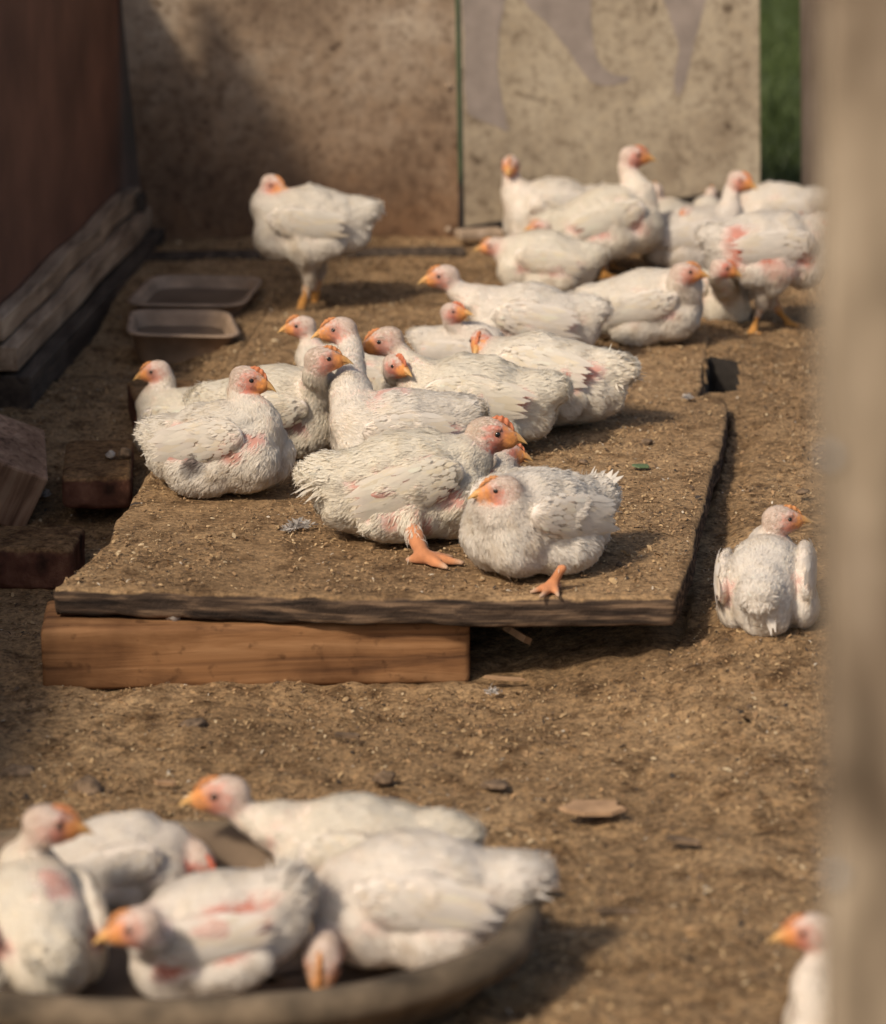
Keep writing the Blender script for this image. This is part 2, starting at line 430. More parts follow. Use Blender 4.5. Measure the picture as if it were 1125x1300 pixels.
# ------------------------------------------------------------------ platform board (rough slab)
def slab(name, poly, z0, z1, mat, h=.006, rough=.0025, pad=.03, rr=.006):
    mn = poly.min(0) - pad; mx = poly.max(0) + pad
    xs = np.arange(mn[0], mx[0], h); ys = np.arange(mn[1], mx[1], h); zs = np.arange(z0 - .015, z1 + .018, h * .7)
    X, Y = np.meshgrid(xs, ys, indexing='ij')
    d2 = poly_sd(X, Y, poly) + .004 * fbm(X * 22, Y * 22, X * 0 + 3, 3)
    X3, Y3, Z3 = np.meshgrid(xs, ys, zs, indexing='ij')
    dz = np.abs(Z3 - (z0 + z1) / 2) - (z1 - z0) / 2
    D = d2[:, :, None] + 0 * Z3
    q0 = D + rr; q1 = dz + rr
    s = np.sqrt(np.maximum(q0, 0)**2 + np.maximum(q1, 0)**2) + np.minimum(np.maximum(q0, q1), 0) - rr
    s = s + rough * fbm(X3 * 40, Y3 * 40, Z3 * 70, 3) + .0025 * fbm(X3 * 7, Y3 * 7, Z3 * 7, 2)
    # anisotropic grid: mesh in index space
    V, Fq = surface_nets(s.astype(np.float32), (0, 0, 0), 1.0)
    V = V * np.array([h, h, h * .7]) + np.array([xs[0], ys[0], zs[0]])
    c = V.mean(0); c[2] = z0
    return mesh_obj(name, V - c, Fq, mat), c
o, c = slab('low_platform', plat_xy, PLAT_TOP - PLAT_TH, PLAT_TOP, M_PLAT)
o.location = c
tag(o, 'large low board with a worn dark edge, covered in brown sawdust and chickens', 'platform')

# oriented box from two bottom front points
def rough_box(name, pA, pB, H0, height, depth, mat, h=.006, rough=.002, rr=.004, shear=0.0, tilt=None):
    a = P(*pA, H0); b = P(*pB, H0)
    u = (b - a)[:2]; L = np.linalg.norm(u); ang = math.atan2(u[1], u[0])
    xs = np.arange(-.012, L + .013, h); ys = np.arange(-.012, depth + .013, h); zs = np.arange(-.012, height + .013, h)
    X, Y, Z = np.meshgrid(xs, ys, zs, indexing='ij')
    Xs = X - shear * Y
    q = [np.abs(Xs - L/2) - L/2 + rr, np.abs(Y - depth/2) - depth/2 + rr, np.abs(Z - height/2) - height/2 + rr]
    s = np.sqrt(sum(np.maximum(t, 0)**2 for t in q)) + np.minimum(np.maximum(np.maximum(q[0], q[1]), q[2]), 0) - rr
    off = abs(hash(name + str(pA))) % 97
    off = (pA[0] * 7 + pA[1] * 3) % 97
    s = s + rough * fbm(X * 40 + off, Y * 40, Z * 40, 3)
    V, Fq = surface_nets(s.astype(np.float32), (xs[0], ys[0], zs[0]), h)
    o = mesh_obj(name, V, Fq, mat)
    o.location = (a[0], a[1], H0); o.rotation_euler = (0, 0, ang)
    if tilt: o.rotation_euler = (tilt[0], tilt[1], ang)
    return o
o = rough_box('timber_beam', (54, 878), (597, 868), -.003, .077, .115, M_BEAM, rough=.0008, rr=.003, h=.005)
tag(o, 'pale orange sawn timber beam propping up the front left edge of the low board', 'beam')
o = rough_box('brick', (-30, 750), (93, 752), .0, .058, .11, M_BRICK)
tag(o, 'red brick at the left frame edge in front of the other bricks', 'brick', 'bricks lying left of the board')
o = rough_box('brick', (80, 648), (168, 646), .045, .045, .21, M_BRICK)
tag(o, 'dirt covered brick with a white dropping on top, behind the red brick', 'brick', 'bricks lying left of the board')
o = rough_box('brick', (172, 560), (258, 556), .05, .062, .12, M_BRICK)
tag(o, 'brown brick just behind the neck of the chicken at the left end of the board', 'brick', 'bricks lying left of the board')

# ------------------------------------------------------------------ left wall, battens, footing
WA = np.array([-.585, 5.775]); WB = np.array([-.668, 4.80]); 
wd = (WB - WA) / np.linalg.norm(WB - WA)
WC = WA + wd * 1.20                        # near end, just outside the picture
wn_ = np.array([-wd[1], wd[0]]); 
if wn_[0] < 0: wn_ = -wn_
def wall_box(name, a, b, off0, off1, z0, z1, mat, seg=1, wob=0.0):
    n = max(2, seg + 1); V = []; Fq = []
    for i in range(n):
        t = i / (n - 1); p = a + (b - a) * t
        w = wob * math.sin(i * 2.3 + z0 * 40); w2 = wob * math.cos(i * 1.7 + z0 * 60)
        q0 = p + wn_ * off0; q1 = p + wn_ * (off1 + w)
        V += [(q0[0], q0[1], z0 + w2), (q1[0], q1[1], z0 + w2), (q1[0], q1[1], z1 + w2), (q0[0], q0[1], z1 + w2)]
        if i:
            k = (i-1) * 4
            for j in range(4): Fq.append((k + j, k + (j+1) % 4, k + 4 + (j+1) % 4, k + 4 + j))
    Fq = [(0, 3, 2, 1)] + Fq + [((n-1)*4, (n-1)*4+1, (n-1)*4+2, (n-1)*4+3)]
    V = np.array(V); c = V.mean(0); c[2] = z0
    o = mesh_obj(name, V - c, Fq, mat, smooth=False); o.location = c
    bv = o.modifiers.new('bevel', 'BEVEL'); bv.width = .003; bv.segments = 2
    return o
mb = MB()
for (p_, q_, h_) in ((WA - wd * .45, WA + wd * .25, .64), (WA + wd * .25, WC, .82), (WC, WC + wd * 2.3, .60)):  # last section is unseen, added and sized to shade the lower left
    c4 = [p_, q_, q_ - wn_ * .02, p_ - wn_ * .02]
    mb.add([(c[0], c[1], z) for z in (.02, h_) for c in c4], [(0,1,2,3), (7,6,5,4), (0,4,5,1), (1,5,6,2), (2,6,7,3), (3,7,4,0)])
mb.v = [(x - WA[0], y - WA[1], z) for x, y, z in mb.v]
o = mb.build('side_wall', M_WALLBROWN); o.location = (WA[0], WA[1], 0)
tag(o, 'dark red-brown board wall along the left side of the pen', 'wall')
o = wall_box('batten', WA + wd * .03, WC, .002, .030, .166, .200, M_BATTEN, 9, .003)
tag(o, 'upper of the two weathered battens along the foot of the red-brown wall', 'batten', 'battens at the foot of the side wall')
o = wall_box('batten', WA + wd * .03, WC, .002, .052, .122, .160, M_BATTEN, 7, .002)
tag(o, 'lower and wider of the two weathered battens along the foot of the red-brown wall', 'batten', 'battens at the foot of the side wall')
o = wall_box('footing_beam', WA + wd * .0, WC, -.01, .075, -.01, .117, M_DARKWOOD, 5, .003)
tag(o, 'dark damp timber lying on the ground below the battens of the left wall', 'beam')
# leaning plank end at left
pa = P(-70, 690, .05)
mb = MB(); mb.box((0, 0, 0), (.15, .15, .09)); o = mb.build('plank_end', M_PLANKEND)
o.location = (P(-100, 672, .02)[0], P(-82, 672, .02)[1], .065); o.rotation_euler = (math.radians(14), math.radians(24), math.radians(14))
bv = o.modifiers.new('bevel', 'BEVEL'); bv.width = .004; bv.segments = 2
tag(o, 'split reddish plank end sticking in from the left edge above the brick', 'plank')

# ------------------------------------------------------------------ back boards
def board(name, quad_px, depths, th, mat, jag=0.0, nseg=40):
    # quad in picture order: top-left, top-right, bottom-right, bottom-left ; carried up past the frame
    pts = [PD(x, y, d) for (x, y), d in zip(quad_px, depths)]
    tl, tr, br, bl = pts
    up = 2.05
    tl = bl + (tl - bl) * up; tr = br + (tr - br) * up
    nrm = np.cross(tr - tl, bl - tl); nrm /= np.linalg.norm(nrm)
    if nrm[1] < 0: nrm = -nrm
    V = []
    for i in range(nseg + 1):
        t = i / nseg
        b_ = bl + (br - bl) * t + np.array([0, 0, jag * float(fbm(np.array([t * 14.0]), np.array([bl[0] * 3]), np.array([.5]), 3)[0])])
        a_ = tl + (tr - tl) * t
        V += [a_, b_, a_ + nrm * th, b_ + nrm * th]
    Fq = []
    for i in range(nseg):
        k = 4 * i
        Fq += [(k, k+1, k+5, k+4), (k+2, k+6, k+7, k+3), (k+1, k+3, k+7, k+5), (k, k+4, k+6, k+2)]
    Fq += [(0, 2, 3, 1), (4*nseg, 4*nseg+1, 4*nseg+3, 4*nseg+2)]
    V = np.array(V); c = (bl + br) / 2
    o = mesh_obj(name, V - c, Fq, mat, smooth=False); o.location = c
    return o, (tl, tr, br, bl, nrm)
def on_plane_depth(y_px, H):  # depth where ray row y meets height H
    return depth_of(P(562, y_px, H))
ZB = 5.62
def vert_depth(px, py, y_world):
    d = ray(px, py); return y_world / d[1]
def vboard(name, quad_px, yl, yr, th, mat, jag=0):
    ds = [vert_depth(*quad_px[0], yl), vert_depth(*quad_px[1], yr), vert_depth(*quad_px[2], yr), vert_depth(*quad_px[3], yl)]
    return board(name, quad_px, ds, th, mat, jag)
Y0 = 5.76
pl, infoA = vboard('back_board', [(154, 0), (578, 0), (583, 305), (186, 311)], Y0 - .02, Y0, .018, M_PANEL_A, .004)
tag(pl, 'large brown-stained grey board of the back wall, left of the dark gap', 'board', 'boards closing the back of the pen')
pr, infoB = vboard('back_board', [(585, 0), (964, 0), (965, 236), (590, 287)], Y0 + .012, Y0 + .10, .018, M_PANEL_B, .004)
tag(pr, 'pale mottled board of the back wall with peeling mauve paint, right of the dark gap', 'board', 'boards closing the back of the pen')
# peeling paint patches (thin flakes of paint lying on the right board)
def patch(pts_px, info, parent, nm='paint_patch'):
    tl, tr, br, bl, nrm = info
    cen = np.array(parent.location)
    out = []
    for (x, y) in pts_px:
        d = ray(x, y); o0 = np.array([0, 0, CAM_H]); q = bl - nrm * .0012
        t = ((q - o0) @ nrm) / (d @ nrm); out.append(o0 + d * t)
    m = len(out); V = np.array(out + [p + nrm * .0011 for p in out]) - cen
    Fq = [tuple(range(m)), tuple(range(2*m-1, m-1, -1))] + [(i, i+m, (i+1) % m + m, (i+1) % m) for i in range(m)]
    return mesh_obj(nm, V, Fq, M_PEEL, parent, smooth=False)
def smoothpoly(pts, n=6):
    pts = [np.array(p, float) for p in pts]; out = []
    m = len(pts)
    for i in range(m):
        p0, p1, p2, p3 = pts[i-1], pts[i], pts[(i+1) % m], pts[(i+2) % m]
        for k in range(n):
            t = k / n
            q = .5 * ((2*p1) + (p2-p0)*t + (2*p0-5*p1+4*p2-p3)*t*t + (-p0+3*p1-3*p2+p3)*t**3)
            out.append((q[0] + random.uniform(-.8, .8), q[1] + random.uniform(-.8, .8)))
    return out
patch(smoothpoly([(590,-30),(640,-30),(634,40),(632,90),(640,140),(645,165),(630,160),(605,150),(592,135),(590,60)]), infoB, pr)
patch(smoothpoly([(655,-30),(742,-30),(750,20),(757,70),(775,92),(800,98),(785,107),(755,106),(735,85),(720,62),(690,25),(668,5)]), infoB, pr)
patch(smoothpoly([(838,-30),(896,-30),(888,30),(878,70),(870,105),(860,122),(856,95),(862,60),(850,20)]), infoB, pr)
# bolt heads in the boards
def disc_bolt(px, py, info, parent, r=.006):
    tl, tr, br, bl, nrm = info; d = ray(px, py); o0 = np.array([0, 0, CAM_H]); t = ((bl - nrm * .002 - o0) @ nrm) / (d @ nrm)
    c = o0 + d * t - np.array(parent.location)
    a = np.cross(nrm, [0, 0, 1]); a /= np.linalg.norm(a); b_ = np.cross(nrm, a)
    V = []; 
    for rr, hh in ((1, .0), (.8, .002), (.35, .003)):
        for k in range(12):
            th = k * math.pi / 6; V.append(c + (a * math.cos(th) + b_ * math.sin(th)) * r * rr - nrm * (hh - .0015))
    V.append(c - nrm * .0016)
    Fq = [(i, (i+1) % 12, (i+1) % 12 + 12, i + 12) for i in range(12)] + [(i+12, (i+1) % 12 + 12, (i+1) % 12 + 24, i + 24) for i in range(12)] + [((i)+24, (i+1) % 12 + 24, 36) for i in range(12)]
    mesh_obj('bolt_head', V, Fq, M_STRIP, parent)
disc_bolt(570, 110, infoA, pl); disc_bolt(569, 292, infoA, pl)

def hbox(name, pA, pB, H0, height, depth, mat, label, cat, group=None):
    a = P(*pA, H0); b = P(*pB, H0); u = (b - a)[:2]; L = np.linalg.norm(u)
    mb = MB(); mb.box((0, 0, 0), (L, depth, height)); o = mb.build(name, mat)
    o.location = (a[0], a[1], H0); o.rotation_euler = (0, 0, math.atan2(u[1], u[0]))
    bv = o.modifiers.new('bevel', 'BEVEL'); bv.width = .004; bv.segments = 2
    return tag(o, label, cat, group)
hbox('sill_rail', (165, 341), (592, 334), .088, .022, .05, M_DARKWOOD, 'dark timber rail on the ground under the left back board', 'rail')
hbox('pale_rail', (584, 306), (640, 303), .112, .016, .04, M_STRIP, 'short pale rail end under the gap between the two back boards', 'rail')
hbox('corner_block', (160, 318), (184, 318), .09, .10, .05, M_DARKWOOD, 'dark block in the back left corner where the wall battens end', 'block')
# narrow board at right behind the birds
e1, _i = vboard('back_board', [(1016, 0), (1110, 0), (1110, 262), (1018, 262)], Y0 + .32, Y0 + .30, .05, M_STRIP, 0)
tag(e1, 'narrow warm-brown board upright at the right of the strip of grass', 'board', 'boards closing the back of the pen')

# ------------------------------------------------------------------ grass beyond
def grass():
    n = 26000
    x = RNG.uniform(.45, 1.9, n); y = RNG.uniform(6.32, 12.5, n)
    px = x / y; keep = (px > .085) & (px < .135); x, y = x[keep], y[keep]; n = len(x)
    z = .08 + 0 * x
    hgt = RNG.uniform(.025, .07, n); a = RNG.uniform(0, 2*np.pi, n); w = RNG.uniform(.0015, .0035, n)
    lean = RNG.normal(0, .03, (n, 2))
    b0 = np.stack([x - np.cos(a)*w, y - np.sin(a)*w, z], 1); b1 = np.stack([x + np.cos(a)*w, y + np.sin(a)*w, z], 1)
    m0 = np.stack([x + lean[:,0]*.4 + np.cos(a)*w*.7, y + lean[:,1]*.4 + np.sin(a)*w*.7, z + hgt*.6], 1)
    m1 = np.stack([x + lean[:,0]*.4 - np.cos(a)*w*.7, y + lean[:,1]*.4 - np.sin(a)*w*.7, z + hgt*.6], 1)
    t = np.stack([x + lean[:,0], y + lean[:,1], z + hgt], 1); t2 = t + np.stack([np.cos(a)*w*.15, np.sin(a)*w*.15, 0*x], 1)
    V = np.stack([b0, b1, m0, m1, t, t2], 1).reshape(-1, 3)
    k = np.arange(n)[:, None] * 6
    Fq = np.concatenate([k + np.array([[0,1,2,3]]), k + np.array([[3,2,5,4]])])
    tone = np.clip(.75 + .5 * fbm(x*3, y*2, x*0, 2) + RNG.normal(0, .12, n), .3, 1.5)
    col = np.stack([.085*tone, .115*tone, .032*tone], 1); col = np.repeat(col, 6, 0)
    o = mesh_obj('grass', V, Fq, M_GRASS, cols=col); tag(o, 'green grass seen through the gap right of the pale board', 'grass', kind='stuff')
grass()

# ------------------------------------------------------------------ foreground post
def fg_post():
    d0 = 1.45; root = empty('wooden_post', (0, 0, 0))
    A = PD(1046, -150, d0); B = PD(1058, 1500, d0)
    ax = A - B; ax /= np.linalg.norm(ax)
    B = B - ax * ((B[2] + .02) / ax[2]); A = B + ax * 1.75
    sx = np.array([1.0, 0, 0]); sx -= ax * (sx @ ax); sx /= np.linalg.norm(sx); sy = np.cross(ax, sx)
    n = 30; V = []; W, D = .115, .05
    prof = [(0.004, 0), (W-.004, 0), (W, .004), (W, D-.004), (W-.004, D), (.004, D), (0, D-.004), (0, .004)]
    for i in range(n + 1):
        p = B + (A - B) * i / n
        for (a_, b_) in prof:
            V.append(p + sx * a_ + sy * b_ + sx * .0012 * math.sin(i * 1.1))
    m = len(prof)
    Fq = [(i*m+j, i*m+(j+1) % m, (i+1)*m+(j+1) % m, (i+1)*m+j) for i in range(n) for j in range(m)]
    Fq += [tuple(range(m-1, -1, -1)), tuple(range(n*m, n*m+m))]
    root.location = tuple(B)
    V = np.array(V) - B
    mesh_obj('post', V, Fq, M_POST, root, smooth=False)
    for (px, py) in ((1061, 1112), (1054, 580)):
        c = PD(px, py, d0 - .002) - B
        Vb = []; 
        for rr, hh in ((1, 0), (.95, .0012), (.6, .0022)):
            for k in range(14):
                th = k * 2 * math.pi / 14; Vb.append(c + (sx * math.cos(th) + ax * math.sin(th)) * .0034 * rr - sy * hh * (1 if sy[1] > 0 else -1))
        Fb = [(r*14+i, r*14+(i+1) % 14, (r+1)*14+(i+1) % 14, (r+1)*14+i) for r in range(2) for i in range(14)] + [tuple(range(28, 42))]
        mesh_obj('screw_head', Vb, Fb, M_METAL, root)
    tag(root, 'pale weathered wooden post out of focus along the right edge of the photo', 'post')
fg_post()

# ------------------------------------------------------------------ feeding tub (oval rubber)
def loft_rings(rings, close_last=False):
    n = len(rings[0]); V = [p for r in rings for p in r]
    Fq = [(a*n+i, a*n+(i+1) % n, (a+1)*n+(i+1) % n, (a+1)*n+i) for a in range(len(rings)-1) for i in range(n)]
    if close_last: Fq.append(tuple((len(rings)-1)*n + i for i in range(n)))
    return V, Fq
TUB_H = .085
f_ = P(200, 1268, TUB_H); b_ = P(210, 1040, TUB_H); tc = (f_ + b_) / 2; ry = (b_[1] - f_[1]) / 2; rx = (662 - 205) * depth_of(tc) / F
def tub():
    n = 96; rings = []
    prof = [(.70, .0), (.84, .0), (.93, .03), (.975, .062), (1.0, .060), (1.035, .062), (1.050, .074), (1.035, .089), (1.0, .094), (.965, .090), (.945, .078), (.91, .045), (.82, .018), (.60, .014), (.3, .013), (.05, .013)]
    for (r, z) in prof:
        ring = []
        for i in range(n):
            t = i * 2 * math.pi / n
            k = 2.1
            ex = math.copysign(abs(math.cos(t))**(2/k), math.cos(t)); ey = math.copysign(abs(math.sin(t))**(2/k), math.sin(t))
            off = .03 * (r - 1)
            wob = .003 * math.sin(3*t + 1) + .0015 * math.sin(11*t)
            ring.append((ex * (rx * r + wob), ey * ((ry + (r-1) * rx) + wob), z * TUB_H / .094 + .002 * math.sin(2*t)*(z > .05)))
        rings.append(ring)
    V, Fq = loft_rings(rings, True)
    idx = [0 if f < 9 * n else 1 for f in range(len(Fq))]
    o = mesh_obj('feeding_tub', V, Fq, [M_TUBRUB, M_TUBIN], mat_idx=idx)
    o.location = (tc[0], tc[1], 0.0)
    tag(o, 'shallow oval tub with a thick dusty rim, crowded with chickens in the foreground', 'tub')
tub()

# ------------------------------------------------------------------ plastic tubs at back left
def plastic_tub(rim_px, H0, H1, label, shrink=.82):
    pts = [P(x, y, H1) for x, y in rim_px]
    c = sum(pts) / 4
    def outline(scale, z, n=9):
        out = []
        for i in range(4):
            p0 = c + (pts[i] - c) * scale; pp = c + (pts[i-1] - c) * scale; pn = c + (pts[(i+1) % 4] - c) * scale
            r = .22
            a = p0 + (pp - p0) * r; b = p0 + (pn - p0) * r
            for k in range(n):
                t = k / (n - 1); q = a * (1-t)**2 + p0 * 2*t*(1-t) + b * t*t
                out.append((q[0] - c[0], q[1] - c[1], z))
        return out
    hh = H1 - H0
    rings = [outline(shrink*.5, 0), outline(shrink, 0), outline(shrink + .03, .006), outline(.97, hh*.93), outline(1.05, hh*.94), outline(1.055, hh), outline(.955, hh + .001), outline(.93, hh*.8), outline(shrink, .012), outline(shrink*.4, .010)]
    V, Fq = loft_rings(rings, True)
    root = empty('plastic_tub', (c[0], c[1], H0))
    mesh_obj('tub_shell', V, Fq, M_PLASTIC, root)
    w = outline(.90, hh * .55); mesh_obj('water', w, [tuple(range(len(w)))], M_DIRTYWATER, root)
    tag(root, label, 'plastic tub', 'plastic tubs in the back corner')
plastic_tub([(160, 386), (306, 388), (334, 352), (196, 349)], .085, .125, 'larger dusty clear plastic tub, the rear one by the back wall')
plastic_tub([(163, 424), (304, 427), (288, 394), (168, 393)], .075, .128, 'smaller dusty clear plastic tub standing in front of the larger one')

# ------------------------------------------------------------------ litter
def on_ground(x, y):
    sdp = poly_sd(x, y, plat_xy)
    g = ground_h(x, y)
    top = PLAT_TOP + .002
    return np.where(sdp < -.006, top, g), sdp
def flakes():
    n = 150000
    # uniform over the picture rather than over the ground: more where it shows
    x = RNG.uniform(-.75, .75, n); y = RNG.uniform(2.45, 5.7, n)
    keep = (np.abs(x) < y * .155); x, y = x[keep], y[keep]
    dens = sstep(-.35, .5, fbm(x * 5, y * 5, x*0 + 2, 3) + .35 * (x > -.2)); k2 = RNG.random(len(x)) < .25 + .75 * dens
    x, y = x[k2], y[k2]; n = len(x)
    z, sdp = on_ground(x, y)
    ok = (np.abs(sdp) > .004) & (poly_sd(x, y, hole) > .01); x, y, z = x[ok], y[ok], z[ok]; n = len(x)
    L = RNG.gamma(3.0, .00042, n) + .0005; w = L * RNG.uniform(.25, .7, n)
    big = RNG.random(n) < .006; L[big] *= 2.2
    a = RNG.uniform(0, 2*np.pi, n); el = RNG.normal(0, .35, n); ro = RNG.normal(0, .5, n)
    d = np.stack([np.cos(a)*np.cos(el), np.sin(a)*np.cos(el), np.sin(el)], 1)
    s = np.stack([-np.sin(a)*np.cos(ro), np.cos(a)*np.cos(ro), np.sin(ro)], 1)
    c = np.stack([x, y, z + .0012 + .3 * L * np.abs(np.sin(el))], 1)
    nn = np.cross(d, s)
    V = np.stack([c - d*L[:,None] - s*w[:,None]*.6, c - d*L[:,None]*.9 + s*w[:,None]*.7, c + nn * (L*.25)[:,None] + s*w[:,None], c + d*L[:,None] + s*w[:,None]*.4, c + d*L[:,None]*.9 - s*w[:,None]*.6, c + nn * (L*.25)[:,None] - s*w[:,None]], 1).reshape(-1, 3)
    k = np.arange(n)[:, None] * 6
    Fq = np.concatenate([k + np.array([[0,1,2,5]]), k + np.array([[5,2,3,4]])])
    t = RNG.random(n)
    pal = np.array([[.52,.35,.18],[.42,.26,.13],[.30,.18,.09],[.14,.09,.055],[.60,.45,.27],[.06,.045,.035],[.66,.56,.43]])
    pi = RNG.choice(len(pal), n, p=[.24,.29,.24,.11,.06,.045,.015])
    col = pal[pi] * np.array([.80,.80,.80]) * RNG.uniform(.8, 1.2, (n, 1)); col = np.repeat(col, 6, 0)
    o = mesh_obj('wood_shavings', V, Fq, M_FLAKE, cols=col, smooth=False)
    tag(o, 'fine sawdust and shavings strewn over the dirt floor and the board', 'litter', kind='stuff')
flakes()
def blob(name, px, py, H, r, mat, label, cat, group=None, sq=(1, 1, .6), seed=0, on=None):
    p = P(px, py, H)
    n1, n2 = 14, 10; V = []; 
    for i in range(n2 + 1):
        ph = math.pi * i / n2
        for j in range(n1):
            th = 2 * math.pi * j / n1
            d = np.array([math.sin(ph)*math.cos(th), math.sin(ph)*math.sin(th), math.cos(ph)])
            k = 1 + .55 * float(fbm(np.array([d[0]*1.6 + seed*3.1]), np.array([d[1]*1.6 + seed]), np.array([d[2]*1.6]), 2)[0])
            V.append(d * r * k * np.array(sq))
    Fq = [(i*n1+j, (i+1)*n1+j, (i+1)*n1+(j+1) % n1, i*n1+(j+1) % n1) for i in range(n2) for j in range(n1)]
    o = mesh_obj(name, V, Fq, mat); o.location = (p[0], p[1], H + r * sq[2] * .25); o.rotation_euler = (0, 0, seed * 1.3)
    return tag(o, label, cat, group)
T_ = PLAT_TOP + .002
blob('stone', 219, 782, .078, .011, M_STONE, 'small pale grey stone on the timber beam under the board edge', 'stone', sq=(.8, .8, 1.0), seed=1)
blob('stone', 422, 779, .078, .014, M_BRICK, 'reddish stone lying on the timber beam near its middle', 'stone', sq=(1, .8, .7), seed=2)
blob('clod', 821, 563, T_, .008, M_CLOD, 'dark clod near the right edge of the board, above the green leaf', 'clod', seed=3)
blob('clod', 741, 587, T_, .007, M_CLOD, 'small dark clod on the board right of the front chickens', 'clod', sq=(1.2, .8, .4), seed=4)
blob('clod', 1018, 625, .09, .008, M_CLOD, 'dark clod on the bright sawdust right of the board', 'clod', sq=(1.1, .8, .5), seed=5)
blob('dropping', 140, 579, .095, .008, M_STONE, 'white dropping on the dirt covered brick', 'dropping', sq=(1, .8, .7), seed=6)
blob('clod', 158, 578, .095, .010, M_CLOD, 'dark clod beside the white dropping on the brick', 'clod', sq=(.9, .8, .8), seed=7)
blob('clod', 245, 922, 0.004, .016, M_CLOD, 'dark clod on the floor below the timber beam', 'clod', sq=(1.2, .7, .35), seed=8)
blob('clod', 110, 1005, 0.0, .018, M_CLOD, 'big dark clod on the floor above the tub rim at left', 'clod', sq=(1.1, .8, .7), seed=9)
blob('clod', 20, 985, 0.0, .018, M_CLOD, 'dark clod at the left frame edge behind the tub', 'clod', sq=(1.3, .8, .5), seed=10)
blob('clod', 488, 990, 0.004, .012, M_CLOD, 'brown clod behind the back of the big tub chicken', 'clod', sq=(.6, 1, .6), seed=11)
blob('clod', 628, 998, 0.004, .012, M_CLOD, 'flat dark clod right behind the raised tail of the tub chicken', 'clod', sq=(1.2, .8, .4), seed=12)
def chip(px, py, H, L, W, rz, label, mat=None, name='wood_chip', th=.004, seed=0, tilt=(.1, .1)):
    p = P(px, py, H); rnd = random.Random(seed); n = 10; V = []
    out = [((.5 + rnd.uniform(-.12, .12)) * L * math.copysign(abs(math.cos(t))**.6, math.cos(t)), (.5 + rnd.uniform(-.12, .12)) * W * math.copysign(abs(math.sin(t))**.6, math.sin(t))) for t in [2*math.pi*i/n for i in range(n)]]
    V = [(a, b, .15 * abs(a) * .3) for a, b in out] + [(a*.93, b*.93, th + .15 * abs(a) * .3) for a, b in out]
    Fq = [tuple(range(n-1, -1, -1)), tuple(range(n, 2*n))] + [(i, (i+1) % n, (i+1) % n + n, i + n) for i in range(n)]
    o = mesh_obj(name, V, Fq, mat or M_CHIP, smooth=False); o.location = (p[0], p[1], H + .002 + W*.5*math.sin(abs(tilt[0])) + L*.5*math.sin(abs(tilt[1]))); o.rotation_euler = (tilt[0], tilt[1], rz)
    return tag(o, label, name.replace('_', ' '))
chip(752, 1036, .004, .068, .03, .35, 'pale orange wood chip lying flat on open floor right of the tub', seed=1)
chip(655, 826, .02, .04, .03, 1.0, 'broken wood chip leaning at the right end of the timber beam', seed=2, th=.008, tilt=(.3, .5))
chip(212, 1000, .0, .022, .007, .2, 'small pale straw-coloured chip on the floor above the tub', seed=3)
chip(640, 868, .004, .05, .005, .1, 'thin pale splinter on the floor beside the end of the beam', seed=4, th=.003)
chip(814, 596, T_, .022, .014, .3, 'small grey-green leaf lying on the board', M_LEAF, 'leaf', .0015, 5)
chip(865, 1074, .004, .035, .008, -.2, 'dark bark sliver on the floor right of the tub', M_CLOD, 'bark_sliver', .004, 6)
chip(690, 1133, .003, .035, .010, -.1, 'dark bark sliver just right of the tail in the tub', M_CLOD, 'bark_sliver', .004, 7)
chip(785, 1166, .004, .05, .006, .15, 'long thin bark sliver on the floor between tub and post', M_CLOD, 'bark_sliver', .004, 8)
chip(440, 940, .004, .03, .008, .1, 'short bark sliver on the floor below the middle of the beam', M_CLOD, 'bark_sliver', .004, 9)
def down_tuft(px, py, H, r, label, n=90):
    p = P(px, py, H); c0 = np.zeros(3); V = []; Fq = []; C = []
    rr = np.random.default_rng(int(px))
    for i in range(n):
        d = rr.normal(0, 1, 3); d[2] = abs(d[2]) * .7; d /= np.linalg.norm(d); s = np.cross(d, rr.normal(0, 1, 3)); s /= np.linalg.norm(s)
        b = rr.normal(0, .35, 3) * r; b[2] = abs(b[2]) * .5; L = r * rr.uniform(.4, .9); k = len(V)
        V += [b, b + d*L*.5 + s*L*.14, b + d*L, b + d*L*.5 - s*L*.14]; Fq.append((k, k+1, k+2, k+3)); C += [np.array([.6, .55, .5]) * rr.uniform(.5, 1.15)] * 4
    o = mesh_obj('down_feather', V, Fq, M_FLUFF, cols=C); o.location = (p[0], p[1], H + .002)
    tag(o, label, 'feather', 'lost feathers')
down_tuft(378, 671, T_, .016, 'curled pale down feather on the board in front of the chickens')
down_tuft(366, 676, T_, .010, 'small greyer bit of down left of the curled feather on the board')
down_tuft(874, 508, T_, .010, 'whitish bit of down at the back right end of the board')
down_tuft(626, 882, .004, .010, 'pale bit of down on the floor at the right end of the beam')
down_tuft(56, 632, .03, .012, 'dirty bit of down in the dark corner beside the bricks')

